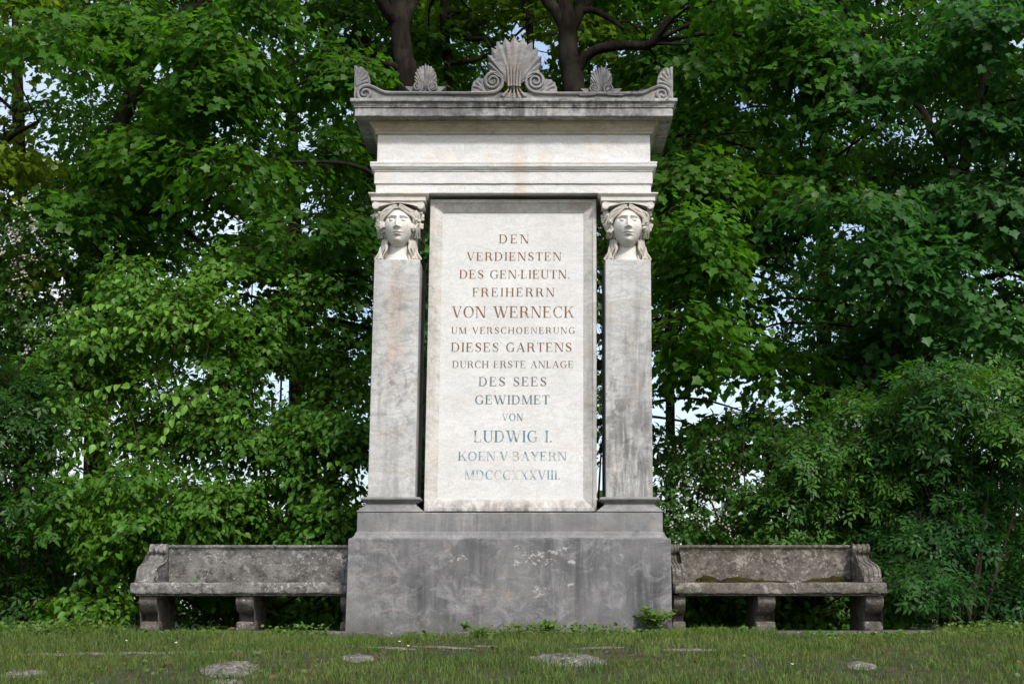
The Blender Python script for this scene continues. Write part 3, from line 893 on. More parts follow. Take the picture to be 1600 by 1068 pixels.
GL['L'] = (g_stem(0.08) + [g_rect(0.2, 0, 0.62, HL), g_rect(0.58, 0, 0.62, 0.26)], 0.70)
GL['E'] = (g_stem(0.08) + [g_rect(0.2, 0, 0.66, HL), g_rect(0.62, 0, 0.66, 0.27), g_rect(0.2, 1 - HL, 0.62, 1), g_rect(0.58, 0.76, 0.62, 1), g_rect(0.2, 0.5, 0.46, 0.5 + HL), g_rect(0.43, 0.39, 0.47, 0.65)], 0.74)
GL['F'] = (g_stem(0.08) + [g_rect(0.2, 1 - HL, 0.62, 1), g_rect(0.58, 0.74, 0.62, 1), g_rect(0.2, 0.5, 0.46, 0.5 + HL), g_rect(0.43, 0.39, 0.47, 0.65)], 0.68)
GL['D'] = (g_stem(0.08) + [g_rect(0.2, 0, 0.4, HL), g_rect(0.2, 1 - HL, 0.4, 1)] + g_ring(0.40, 0.5, 0.42, 0.5, -90, 90), 0.90)
GL['B'] = (g_stem(0.08) + [g_rect(0.2, 0, 0.42, HL), g_rect(0.2, 1 - HL, 0.38, 1), g_rect(0.2, 0.5, 0.42, 0.5 + HL)] + g_ring(0.42, 0.27, 0.28, 0.27, -90, 90) + g_ring(0.38, 0.77, 0.26, 0.23, -90, 90), 0.77)
GL['R'] = (g_stem(0.08) + [g_rect(0.2, 1 - HL, 0.40, 1), g_rect(0.2, 0.48, 0.42, 0.48 + HL)] + g_ring(0.40, 0.74, 0.28, 0.26, -90, 90) + g_curve([(0.42, 0.5), (0.56, 0.40), (0.62, 0.16), (0.72, 0.02), (0.82, 0.06)], [0.06, 0.14, 0.14, 0.10, 0.03]), 0.84)
GL['O'] = (g_ring(0.46, 0.5, 0.43, 0.515, 0, 360, n=44), 0.92)
GL['C'] = (g_ring(0.46, 0.5, 0.43, 0.515, 52, 308, n=34) + [g_rect(0.70, 0.70, 0.74, 0.98), g_rect(0.70, 0.06, 0.735, 0.24)], 0.82)
GL['G'] = (g_ring(0.46, 0.5, 0.43, 0.515, 52, 320, n=34) + [g_rect(0.70, 0.70, 0.74, 0.98), g_rect(0.66, 0.04, 0.66 + TK, 0.42), g_rect(0.58, 0.40, 0.87, 0.44)], 0.90)
GL['S'] = (g_curve([(0.56, 0.78), (0.46, 0.955), (0.28, 0.965), (0.13, 0.80), (0.22, 0.60), (0.44, 0.46), (0.57, 0.26), (0.46, 0.055), (0.26, 0.035), (0.10, 0.22)],
      [0.04, 0.05, 0.06, 0.12, 0.15, 0.16, 0.13, 0.06, 0.05, 0.04]) + [g_rect(0.55, 0.70, 0.585, 0.99), g_rect(0.075, 0.01, 0.11, 0.30)], 0.68)
GL['T'] = (g_stem(0.30, stp=False) + [g_rect(0.02, 1 - HL, 0.715, 1), g_rect(0.02, 0.74, 0.055, 1), g_rect(0.68, 0.74, 0.715, 1)], 0.74)
GL['H'] = (g_stem(0.08) + g_stem(0.66) + [g_rect(0.2, 0.48, 0.67, 0.48 + HL)], 0.88)
GL['U'] = (g_stem(0.08, y0=0.3, sb=False) + g_stem(0.68, 0.05, y0=0.3, sb=False) + g_ring(0.405, 0.32, 0.325, 0.335, 180, 270) + g_ring(0.405, 0.32, 0.325, 0.335, 270, 360, tk=0.05), 0.83)
GL['V'] = (g_diag(0.05, 1, 0.36, 0, TK) + g_diag(0.71, 1, 0.43, 0, 0.05) + g_serif(0.05, 1, TK, 1) + g_serif(0.69, 1, 0.05, 1), 0.84)
GL['W'] = (g_diag(0.05, 1, 0.33, 0, TK) + g_diag(0.60, 1, 0.40, 0, 0.05) + g_diag(0.52, 1, 0.80, 0, TK) + g_diag(1.12, 1, 0.87, 0, 0.05) + g_serif(0.05, 1, TK, 1) + g_serif(0.52, 1, TK, 1) + g_serif(1.10, 1, 0.05, 1), 1.24)
GL['A'] = (g_diag(0.08, 0, 0.38, 1, 0.05) + g_diag(0.66, 0, 0.34, 1, TK) + g_serif(0.08, 0, 0.05, 0) + g_serif(0.66, 0, TK, 0) + [g_rect(0.2, 0.32, 0.62, 0.32 + HL)], 0.88)
GL['X'] = (g_diag(0.06, 1, 0.60, 0, TK) + g_diag(0.10, 0, 0.66, 1, 0.05) + g_serif(0.06, 1, TK, 1) + g_serif(0.60, 0, TK, 0) + g_serif(0.66, 1, 0.05, 1) + g_serif(0.10, 0, 0.05, 0), 0.82)
GL['Y'] = (g_diag(0.04, 1, 0.34, 0.44, TK) + g_diag(0.70, 1, 0.41, 0.46, 0.05) + g_stem(0.335, y1=0.47, stp=False) + g_serif(0.04, 1, TK, 1) + g_serif(0.69, 1, 0.05, 1), 0.80)
GL['K'] = (g_stem(0.08) + g_diag(0.20, 0.40, 0.66, 1, 0.05) + g_diag(0.66, 0, 0.36, 0.62, TK) + g_serif(0.66, 1, 0.05, 1) + g_serif(0.66, 0, TK, 0), 0.88)
GL['N'] = (g_stem(0.10, 0.05, stp=False) + g_serif(0.05, 1, 0.08, 1) + g_diag(0.10, 1, 0.66, 0, TK) + g_stem(0.745, 0.05, sb=False), 0.90)
GL['M'] = (g_stem(0.09, 0.05) + g_diag(0.10, 1, 0.43, 0, TK) + g_diag(0.84, 1, 0.50, 0, 0.05) + g_stem(0.84, TK), 1.06)
GL['.'] = ([g_rect(0.05, 0.0, 0.15, 0.11)], 0.24)
GL['\u00b7'] = ([g_rect(0.05, 0.36, 0.13, 0.45)], 0.2)
GL[' '] = ([], 0.40)
LINES = [('DEN', 779.4, 826.8, 366.4, 380), ('VERDIENSTEN', 729.2, 877.4, 394, 407), ('DES GEN\u00b7LIEUTN.', 717.6, 891, 421.8, 435), ('FREIHERRN', 738, 866.7, 449.7, 463),
         ('VON WERNECK', 706, 897.6, 478.4, 496), ('UM VERSCHOENERUNG', 705.3, 898.8, 511, 521), ('DIESES GARTENS', 704.5, 893.9, 535.2, 549.2), ('DURCH ERSTE ANLAGE', 706.5, 896.4, 563.6, 574.3),
         ('DES SEES', 747.7, 854.4, 588.7, 602.7), ('GEWIDMET', 742, 858.9, 617, 631), ('VON', 784.4, 817.3, 645.5, 656.7), ('LUDWIG I.', 739.9, 863.5, 672.3, 690), ('KOEN\u00b7V\u00b7BAYERN', 715.6, 885.6, 705.2, 719), ('MDCCCXXXVIII.', 725.9, 876, 734, 748.5)]
for text, xa, xb, ya, yb in LINES:
    z1, z0 = zpx(ya, FY), zpx(yb, FY)
    sh = 0.034 * (1 - z0 / 4.9)
    x0, x1 = at(xa, yb, FY).x + sh, at(xb, yb, FY).x + sh
    H = z1 - z0
    nat = [GL[c][1] for c in text]
    sx = min(1.12, (x1 - x0) / H / (sum(nat) + 0.10 * (len(text) - 1)))
    gap = max(0.02, ((x1 - x0) / H - sum(nat) * sx) / max(1, len(text) - 1))
    bm = bmesh.new()
    x = 0.0
    kk = 0
    def word(bm):
        if len(bm.verts):
            lean(bm)
            me = bpy.data.meshes.new('lettering')
            bm.to_mesh(me)
            link('lettering', me, M['ink'], panel)
        bm.free()
        return bmesh.new()
    for c in text:
        if c == ' ': bm = word(bm)
        for poly in GL[c][0]:
            kk += 1
            y = FY - 0.0012 - 0.00022 * (kk % 9)
            vs = [bm.verts.new((x0 + H * (x + px * sx), y, z0 + H * pz)) for px, pz in poly]
            f = bm.faces.new(vs)
            if f.calc_area() < 1e-9: continue
            f.normal_update()
            if f.normal.y > 0: f.normal_flip()
        x += GL[c][1] * sx + gap
    word(bm).free()

# ------------------------------------------------------------------ stone slab and benches
def stone_box(bm, x0, x1, y0, y1, z0, z1, step=0.04, wob=0.004, cham=0.012):
    loft(bm, x0, x1, y0, y1, edge_prof([(z0, -cham * .5), (z0 + 0.01, 0.0), (z1 - cham, 0.0), (z1 - cham * .35, -cham * .4), (z1, -cham)], 0.004), step, wob, cham)

bm = bmesh.new()
stone_box(bm, -3.55, 4.0, -0.13, 1.35, -0.45, 0.0, 0.06, 0.004)
slab = tag(finish('foundation_slab', bm, M['slab'], None, 40), 'long low grey stone slab carrying the memorial and both benches', 'stone slab')

def profile_prism(bm, poly, x0, x1, flutes=None, wob=0.003):
    """side outline (y, z) drawn out along x; flutes: list of (fraction, inset) across the width"""
    sec = flutes or [(0.0, 0.006), (0.04, 0.0), (0.5, 0.0), (0.96, 0.0), (1.0, 0.006)]
    n = len(poly)
    rings = []
    P = [Vector((y, z)) for y, z in poly]
    area = sum(P[i].x * P[(i + 1) % n].y - P[(i + 1) % n].x * P[i].y for i in range(n))
    for fr, ins in sec:
        ring = []
        for i, p in enumerate(P):
            t = (P[(i + 1) % n] - P[i - 1]).normalized()
            inward = Vector((-t.y, t.x)) * (1 if area > 0 else -1)
            q = p + inward * ins
            x = x0 + (x1 - x0) * fr
            w = noise.noise(Vector((x * 14, q.x * 14, q.y * 14))) * wob
            ring.append(bm.verts.new((x + w * .5, q.x + w, q.y + w * .6)))
        rings.append(ring)
    for r0, r1 in zip(rings, rings[1:]):
        for i in range(n):
            j = (i + 1) % n
            bm.faces.new((r0[i], r0[j], r1[j], r1[i]))
    bmesh.ops.triangulate(bm, faces=[bm.faces.new(list(reversed(rings[0]))), bm.faces.new(rings[-1])])

def curve2(pts, n=5):
    return [(p.x, p.y) for p in smooth_path([Vector((a, b, 0)) for a, b in pts], n)]

SY0, SY1 = 0.20, 1.02
zs0, zs1 = zpx(926.5, SY0), zpx(909.6, SY0)
zbt = zpx(851, 0.86)
leg_poly = curve2([(0.29, zs0 - 0.015), (0.262, zs0 - 0.05), (0.270, zs0 - 0.10), (0.345, zs0 - 0.165), (0.45, 0.150), (0.485, 0.11), (0.475, 0.088)], 5) + \
           [(0.40, 0.084), (0.38, 0.07), (0.372, 0.0), (0.99, 0.0), (0.99, zs0 - 0.015)]
def arm_poly():
    t = zbt + 0.0
    return curve2([(0.90, t - 0.10), (0.90, t - 0.02), (0.86, t + 0.008), (0.79, t + 0.004), (0.755, t - 0.035), (0.765, t - 0.075), (0.79, t - 0.098), (0.772, t - 0.125), (0.72, t - 0.155), (0.62, t - 0.178), (0.50, t - 0.197), (0.40, t - 0.228), (0.352, t - 0.275), (0.34, zs1 + 0.004)], 4) + [(0.90, zs1 + 0.004)]
def bench(side, name, mat, label):
    b = empty('stone_bench', (side * 2.5, 0.6, 0.0), label, 'bench')
    f = (lambda x: x) if side > 0 else (lambda x: -x)
    def span(a, c): return (a, c) if side > 0 else (-c, -a)
    lo, hi = 1.505, (3.503 if side > 0 else 3.585)
    off = 0.0
    bm = bmesh.new()
    x0, x1 = span(lo, hi)
    stone_box(bm, x0, x1, SY0, SY1, zs0, zs1, 0.025, 0.006, 0.014)
    loft(bm, x0 + 0.05, x1 - 0.05, SY0 + 0.045, SY1 - 0.05, [(zs0 - 0.02, 0), (zs0 + 0.01, 0)], 0.06)
    finish('seat', bm, mat, b, 40)
    # backrest: leaning slab with a rolled top edge
    bm = bmesh.new()
    x0, x1 = span(lo + 0.002, hi - 0.185)
    poly = [(0.90, zs1 + 0.002), (0.872, zbt - 0.05), (0.862, zbt - 0.03), (0.862, zbt - 0.024), (0.845, zbt - 0.022), (0.843, zbt - 0.006), (0.85, zbt), (0.99, zbt), (1.0, zbt - 0.01), (1.0, zs1 + 0.002)]
    poly = poly[:1] + [(0.90 - 0.028 * t, zs1 + 0.002 + (zbt - 0.052 - zs1) * t) for t in (0.2, 0.4, 0.6, 0.8)] + poly[1:]
    fl = [(0, 0)] + [(k / 60, 0) for k in range(1, 60)] + [(1, 0)]
    profile_prism(bm, poly, x0, x1, fl, 0.004)
    finish('backrest', bm, mat, b, 40)
    # scrolled armrests with fluted fronts
    FL = [(0.0, 0.008), (0.03, 0.0), (0.17, 0.0), (0.20, 0.009), (0.27, 0.011), (0.30, 0.002), (0.46, 0.0), (0.49, 0.009), (0.55, 0.011), (0.58, 0.002), (0.74, 0.0), (0.77, 0.009), (0.83, 0.011), (0.86, 0.0), (0.97, 0.0), (1.0, 0.008)]
    for (a, c) in ((hi - 0.185, hi - 0.012 - 0.003), (lo + 0.004, lo + 0.115)):
        if a > 2: a, c = hi - 0.182, hi - 0.012
        x0, x1 = span(a, c)
        bm = bmesh.new()
        profile_prism(bm, arm_poly(), x0, x1, FL, 0.003)
        # foot scroll and its spiral on the inner cheek
        zc_, yc_ = zs1 + 0.068, 0.415
        inner = x0 if (side > 0) == (a > 2) else x1
        inn = -1 if inner == x0 else 1
        sp = []
        for k in range(34):
            aa = math.pi * 0.6 - 2 * math.pi * 1.5 * k / 33 * -1
            r = 0.058 * (1 - 0.8 * k / 33)
            sp.append((inner + inn * 0.003, yc_ + r * math.cos(aa), zc_ + r * math.sin(aa)))
        edge = [(inner + inn * 0.003, y + 0.012, z - 0.012) for y, z in arm_poly()[24:48]]
        tube(bm, edge, 0.009, 6)
        tube(bm, sp, 0.009, 6)
        cap = [(x0, 0.30), (x0, 0.30)]
        stone_box(bm, min(x0, x1) - 0.004, max(x0, x1) + 0.004, 0.325, 0.90, zs1 + 0.002, zs1 + 0.022, 0.05, 0.002, 0.005)
        finish('armrest', bm, mat, b, 40)
    legs = ([2.30, 3.315] if side > 0 else [2.437, 3.345])
    for lx in legs + [1.51]:
        x0, x1 = span(lx, lx + (0.165 if lx > 2 else 0.11))
        bm = bmesh.new()
        profile_prism(bm, leg_poly, x0, x1, None, 0.004)
        stone_box(bm, x0 - 0.008, x1 + 0.008, 0.365, 0.995, 0.001, 0.082, 0.04, 0.004, 0.01)
        finish('leg', bm, M['leg'], b, 40)
    return b
bench_a = bench(-1, 'a', M['bench_a'], 'grey stone bench covered in fine pale lichen speckles, left of the memorial')
bench_b = bench(1, 'b', M['bench_b'], 'brown stone bench with large pale patches and moss on its seat, right of the memorial')

# moss cushions along the back of the brown bench
for (x, w, h) in ((1.90, 0.11, 0.075), (2.24, 0.26, 0.05), (2.16, 0.12, 0.065), (3.0, 0.15, 0.045), (3.16, 0.16, 0.07), (3.29, 0.07, 0.05), (2.55, 0.2, 0.03)):
    bm = bmesh.new()
    bmesh.ops.create_icosphere(bm, subdivisions=4, radius=1.0)
    for v in bm.verts:
        k = 1 + 0.35 * noise.noise(v.co * 2.3 + Vector((x * 9, 0, 0))) + 0.18 * noise.noise(v.co * 7)
        v.co = Vector((x + v.co.x * w * k, 0.868 + v.co.y * 0.05 * k, zs1 + max(-0.01, v.co.z * h * k)))
    finish('moss_cushion', bm, M['moss'], bench_b, True)

# ------------------------------------------------------------------ leaves
def tri_fan(outline, c):
    n = len(outline)
    return outline + [c], [(n, i, (i + 1) % n) for i in range(n)]
def mirrored(right, tip):
    return right + [tip] + [(-x, y) for x, y in reversed(right) if x > 0]
def shape(v2, fold=0.12, droop=0.16):
    return np.array([(x, y, fold * abs(x) * 1.0 - droop * y * y) for x, y in v2], dtype=np.float64)
LEAF = {}
o, f = tri_fan(mirrored([(0, 0.06), (0.18, -0.04), (0.43, 0.06), (0.37, 0.22), (0.56, 0.46), (0.40, 0.55), (0.27, 0.62), (0.14, 0.80)], (0, 1.0)), (0, 0.38))
LEAF['maple'] = (shape(o), f)
o, f = tri_fan(mirrored([(0, 0.02), (0.42, 0.08), (0.33, 0.28), (0.52, 0.52), (0.24, 0.66)], (0, 1.0)), (0, 0.38))
LEAF['maple_lo'] = (shape(o), f)
ov = [(0, 0), (0, 0.35), (0, 0.7), (0, 1.0), (0.22, 0.14), (0.33, 0.38), (0.22, 0.72), (-0.22, 0.14), (-0.33, 0.38), (-0.22, 0.72)]
LEAF['ovate'] = (shape(ov, 0.35, 0.25), [(0, 4, 5, 1), (1, 5, 6, 2), (2, 6, 3), (0, 1, 8, 7), (1, 2, 9, 8), (2, 3, 9)])
V, F = [], []
for (bx, by, an, L) in ((0, 0.62, 0, 0.46), (0.02, 0.52, 58, 0.40), (-0.02, 0.52, -58, 0.40), (0.01, 0.20, 68, 0.36), (-0.01, 0.20, -68, 0.36)):
    k = len(V); ca, sa = math.cos(R(an)), math.sin(R(an))
    for (x, y) in ((0, 0), (0.20, 0.40), (0, 1.0), (-0.20, 0.40), (0, 0.42)):
        x *= L; y *= L
        V.append((bx + x * ca + y * sa, by - x * sa + y * ca))
    F += [(k, k + 1, k + 4), (k + 1, k + 2, k + 4), (k + 2, k + 3, k + 4), (k + 3, k, k + 4)]
LEAF['elder'] = (shape(V, 0.05, 0.22), F)
LEAF['simple'] = (shape([(0, 0), (0.36, 0.42), (0, 1.0), (-0.36, 0.42)], 0.25, 0.15), [(0, 1, 2), (0, 2, 3)])
LEAF['star'] = (shape(*[[(math.cos(a) * (1.0 if k % 2 == 0 else 0.42), math.sin(a) * (1.0 if k % 2 == 0 else 0.42)) for k, a in enumerate([i * math.pi / 5 for i in range(10)])]], 0.15, 0.0), [tuple(range(10))])
LEAF['round'] = (shape([(0.45 * math.cos(a), 0.5 + 0.5 * math.sin(a)) for a in [i * math.pi / 4 for i in range(8)]], 0.15, 0.1), [tuple(range(8))])

def nrm(a): return a / np.maximum(np.linalg.norm(a, axis=-1, keepdims=True), 1e-9)

def leaf_arrays(kind, P, D, N, S, rnd):
    T, F = LEAF[kind]
    D = nrm(D); B = nrm(np.cross(D, N)); N = np.cross(B, D)
    n, k = len(P), len(T)
    V = P[:, None, :] + S[:, None, None] * (T[None, :, 0:1] * B[:, None, :] + T[None, :, 1:2] * D[:, None, :] + T[None, :, 2:3] * N[:, None, :])
    pat = np.concatenate([np.array(f) for f in F]); sizes = np.array([len(f) for f in F])
    loops = (np.arange(n)[:, None] * k + pat[None, :]).ravel()
    tot = np.tile(sizes, n)
    return V.reshape(-1, 3), loops, tot, np.repeat(rnd, len(F))

def twig_arrays(A, Bp, ra, rb):
    """thin three-sided twigs from A to Bp, sagging a little in the middle"""
    n = len(A)
    mid = (A + Bp) / 2 + np.array([0, 0, 0.04]) * np.linalg.norm(Bp - A, axis=1, keepdims=True)
    d = nrm(Bp - A); u = nrm(np.cross(d, np.array([0.31, 0.2, 0.93]))); w = np.cross(d, u)
    V = np.zeros((n, 9, 3))
    for s, (c, r) in enumerate(((A, ra), (mid, (ra + rb) / 2), (Bp, rb))):
        for k in range(3):
            a = 2 * math.pi * k / 3
            V[:, s * 3 + k] = c + r * (u * math.cos(a) + w * math.sin(a))
    pat = []
    for s in (0, 3):
        for k in range(3): pat += [s + k, s + (k + 1) % 3, s + 3 + (k + 1) % 3, s + 3 + k]
    return V.reshape(-1, 3), (np.arange(n)[:, None] * 9 + np.array(pat)[None, :]).ravel(), np.full(n * 6, 4), np.full(n * 6, 0.5)

def build_leaves(name, chunks, mat, parent, twigs=None):
    Vs, Ls, Ts, Rs = [], [], [], []
    off = 0
    arrs = [leaf_arrays(*ch) for ch in chunks]
    nleaf = sum(len(a[2]) for a in arrs)
    if twigs is not None: arrs.append(twig_arrays(*twigs))
    for V, l, t, r in arrs:
        Vs.append(V); Ls.append(l + off); Ts.append(t); Rs.append(r); off += len(V)
    T = np.concatenate(Ts)
    mi = (np.arange(len(T)) >= nleaf).astype(np.int32)
    me = mesh_np(name, np.concatenate(Vs), np.concatenate(Ls), np.concatenate([[0], np.cumsum(T)[:-1]]), {'rnd': np.concatenate(Rs)}, matidx=mi)
    return link(name, me, [mat, M['twig']] if twigs is not None else mat, parent)

# gaps in the foliage through which the bright sky shows: (photo px, py, depth, radius x, radius z in m)
GAPS = [(at(x, y, Y), rx, rz) for x, y, Y, rx, rz in (
    (1150, 590, 5, 0.26, 0.16), (1065, 645, 5, 0.36, 0.20), (1165, 690, 5, 0.20, 0.12), (1180, 735, 4, 0.34, 0.14), (1120, 790, 4, 0.26, 0.12), (1335, 350, 6, 0.42, 0.24), (1340, 660, 4, 0.16, 0.10),
    (365, 355, 6, 0.38, 0.18), (440, 600, 6, 0.46, 0.28), (400, 450, 6, 0.5, 0.3), (470, 350, 6, 0.4, 0.3), (310, 580, 6, 0.30, 0.10), (250, 105, 6, 0.25, 0.22), (345, 190, 6, 0.22, 0.22), (480, 225, 6, 0.30, 0.22), (30, 35, 7, 0.25, 0.2), (40, 110, 7, 0.35, 0.2),
    (25, 300, 7, 0.4, 0.2), (90, 445, 7, 0.35, 0.25), (1090, 115, 7, 0.22, 0.14), (1170, 165, 7, 0.3, 0.14), (1250, 140, 7, 0.24, 0.14), (803, 45, 8, 0.20, 0.14), (1060, 50, 7, 0.25, 0.16), (1270, 370, 6, 0.2, 0.1),
    (1540, 430, 6, 0.5, 0.14), (1590, 60, 6, 0.3, 0.2), (1500, 250, 6, 0.25, 0.12), (1180, 420, 5, 0.14, 0.14), (700, 60, 8, 0.2, 0.14), (930, 110, 8, 0.12, 0.22), (540, 50, 8, 0.22, 0.12), (1530, 690, 5, 0.2, 0.12), (150, 380, 6, 0.2, 0.2), (985, 80, 8, 0.3, 0.2))]
def gap_keep(P, r=1.0):
    keep = np.ones(len(P), dtype=bool)
    for c, rx, rz in GAPS:
        k = (P[:, 1] - CAM.y) / (c.y - CAM.y)            # the hole widens gently with depth
        dx = (P[:, 0] - (CAM.x + (c.x - CAM.x) * k)) / (rx * k); dz = (P[:, 2] - (CAM.z + (c.z - CAM.z) * k)) / (rz * k)
        d = dx * dx + dz * dz
        keep &= d > rng.uniform(0.0, 1.0, len(P)) ** 1.4 * 2.2 * r
    return keep

UP = np.array([0, 0, 1.0])
def noise_field(P, s, seed):
    """cheap smooth pseudo-noise in [-1, 1]"""
    g = np.random.default_rng(seed)
    out = np.zeros(len(P))
    for k in range(6):
        w = g.normal(0, 1, 3) * s; out += np.sin(P @ w + g.uniform(0, 6.28))
    return out / 6 * 1.6

def sprays(lobes, kind, n_spray, n_leaf, size, length, flat, down, seed, gap=1.0, keepnoise=-0.55, surf=0.45, tilt=0.55):
    """flattened leafy sprays spread over a list of crown lobes; returns leaf chunks and twig ends"""
    g = np.random.default_rng(seed)
    C = np.array([l[0] for l in lobes]); RR = np.array([l[1] for l in lobes])
    cnt = np.maximum(2, (n_spray * np.array([l[2] if len(l) > 2 else 1.0 for l in lobes])).astype(int))
    idx = np.repeat(np.arange(len(lobes)), cnt)
    n = len(idx)
    d = nrm(g.normal(0, 1, (n, 3)))
    rad = surf * 0.6 + (1 - surf * 0.6) * g.random(n) ** 0.7
    P = C[idx] + d * RR[idx] * rad[:, None]
    k = noise_field(P, 1.3, seed + 1) > keepnoise
    if gap: k &= gap_keep(P, gap)
    P, d, idx = P[k], d[k], idx[k]
    n = len(P)
    out = nrm(d * np.array([1, 1, 0.35]) + g.normal(0, 0.25, (n, 3)))
    ax = nrm(out + np.array([0, 0, -down]) + g.normal(0, 0.22, (n, 3)))
    L = length * g.uniform(0.6, 1.25, n)
    side = nrm(np.cross(ax, UP) + 1e-6)
    m = n_leaf
    t = (np.arange(m)[None, :] + g.uniform(0, 1, (n, m))) / m
    s = g.uniform(-1, 1, (n, m))
    w = L[:, None] * 0.52 * (1.05 - 0.75 * t)
    Q = P[:, None, :] + ax[:, None, :] * ((t - 0.35) * L[:, None])[:, :, None] + side[:, None, :] * (s * w)[:, :, None]
    Q[:, :, 2] -= 0.22 * L[:, None] * t * t + 0.15 * np.abs(s) * w
    Q += g.normal(0, 1, (n, m, 3)) * np.array([0.03, 0.03, 0.03 + 0.10 * (1 - flat)]) * L[:, None, None]
    D = ax[:, None, :] * 0.6 + side[:, None, :] * (np.sign(s) * (0.35 + 0.5 * np.abs(s)))[:, :, None] + np.array([0, 0, -0.45]) + g.normal(0, 0.33, (n, m, 3))
    N = UP * 0.75 + out[:, None, :] * tilt + g.normal(0, 0.30, (n, m, 3))
    S = size * (0.42 + 0.75 * g.random((n, m)) ** 0.8)
    base = np.clip(0.5 + 0.42 * noise_field(P, 0.9, seed + 2), 0, 1)[:, None]
    rnd = np.clip(base + g.normal(0, 0.22, (n, m)), 0, 1)
    Q, D, N, S, rnd = Q.reshape(-1, 3), D.reshape(-1, 3), N.reshape(-1, 3), S.ravel(), rnd.ravel()
    k = ~((np.abs(Q[:, 0]) > 1.35) & (np.abs(Q[:, 0]) < 3.75) & (Q[:, 1] > 0.05) & (Q[:, 1] < 1.12) & (Q[:, 2] < 0.92)) & ~((np.abs(Q[:, 0]) < 1.7) & (Q[:, 1] < 1.25) & (Q[:, 2] < 5.9))
    Q, D, N, S, rnd = Q[k], D[k], N[k], S[k], rnd[k]
    if gap:
        k = gap_keep(Q, gap * 0.7); Q, D, N, S, rnd = Q[k], D[k], N[k], S[k], rnd[k]
    return (kind, Q, D, N, S, rnd), (P - ax * L[:, None] * 0.45, P + ax * L[:, None] * 0.55, C[idx])

def lobe_grid(rects, g):
    """rects of (x0, y0, x1, y1 in photo px, near Y, far Y, spacing m, flatness) -> lobes (centre, radii)"""
    out = []
    for (x0, y0, x1, y1, Ya, Yb, sp, fl) in rects:
        Y = (Ya + Yb) / 2
        a, b = at(x0, y1, Y), at(x1, y0, Y)
        nx = max(1, round((b.x - a.x) / sp)); nz = max(1, round((b.z - a.z) / (sp * 0.72)))
        for i in range(nx):
            for j in range(nz):
                c = np.array([a.x + (b.x - a.x) * (i + 0.5 + g.uniform(-.4, .4)) / nx, g.uniform(Ya, Yb), a.z + (b.z - a.z) * (j + 0.5 + g.uniform(-.4, .4)) / nz])
                r = sp * g.uniform(0.55, 0.9)
                out.append((c, np.array([r, r, r * fl])))
    return out

def limb_path(pix): return [(at(x, y, Y), r) for x, y, Y, r in pix]
def wood(bm, pix, seg=10, n=5, wob=0.02):
    P = limb_path(pix)
    pts = smooth_path([p for p, r in P], n)
    rr = smooth_path([Vector((r, 0, 0)) for p, r in P], n)
    out = []
    for i, p in enumerate(pts):
        k = noise.noise_vector(p * 1.7) * wob
        out.append(p + k)
    tube(bm, out, [max(0.003, r.x * (1 + 0.10 * noise.noise(p * 3.1))) for r, p in zip(rr, pts)], seg)
    return list(zip(out, [r.x for r in rr]))

def connect(bm, sk, lobes, g, r0=0.035, every=1):
    """a bent limb from the nearest stretch of wood to the heart of each lobe"""
    pts = np.array([p for p, r in sk])
    for i, l in enumerate(lobes):
        if i % every: continue
        c = l[0]
        dd = np.linalg.norm(pts - c, axis=1) + np.maximum(0, pts[:, 2] - c[2]) * 1.5
        j = int(np.argmin(dd))
        a, b = Vector(pts[j]), Vector(c)
        ln = (b - a).length
        if ln < 0.3 or ln > 7: continue
        ra = min(sk[j][1] * 0.6, r0 * (0.5 + 0.22 * ln))
        m1 = a.lerp(b, 0.35) + Vector((g.normal(0, .08) * ln, g.normal(0, .08) * ln, 0.12 * ln))
        m2 = a.lerp(b, 0.7) + Vector((g.normal(0, .07) * ln, g.normal(0, .07) * ln, 0.12 * ln))
        P = smooth_path([a, m1, m2, b], 5)
        tube(bm, P, [ra + (0.006 - ra) * k / (len(P) - 1) for k in range(len(P))], 6)

def tree(name, label, cat, group, trunk, limbs, rects, leaf, mat, n_spray, n_leaf, size, length, seed, flat=0.8, down=0.25, every=1, gap=0.5, extra=None, twigmat='twig', keepnoise=-0.55, crown='crown', r0=0.035, tilt=0.55, surf=0.45):
    g = np.random.default_rng(seed)
    base = at(*trunk[0][:3])
    base.z = ground_z(base.x, base.y)
    root = empty(name, base, label, cat, group)
    bm = bmesh.new()
    sk = wood(bm, trunk, 12)
    for lb in limbs: sk += wood(bm, lb, 8)
    lobes = lobe_grid(rects, g)
    n_spray = int(n_spray * 2.0)
    connect(bm, sk, lobes, g, r0, every)
    finish('trunk', bm, M['bark'], root, True)
    ch, (A, B, Cn) = sprays(lobes, leaf, n_spray, n_leaf, size, length, flat, down, seed + 100, gap, keepnoise, surf, tilt)
    chunks = [ch]
    if extra:
        for (rc, lf, ns, nl, sz, ln) in extra:
            lo = lobe_grid(rc, g)
            chunks.append(sprays(lo, lf, ns, nl, sz, ln, flat, down, seed + 300, 0, keepnoise)[0])
    k = g.random(len(A)) < 0.8
    build_leaves(crown, chunks, M[mat], root, (A[k], B[k], 0.006, 0.002))
    return root

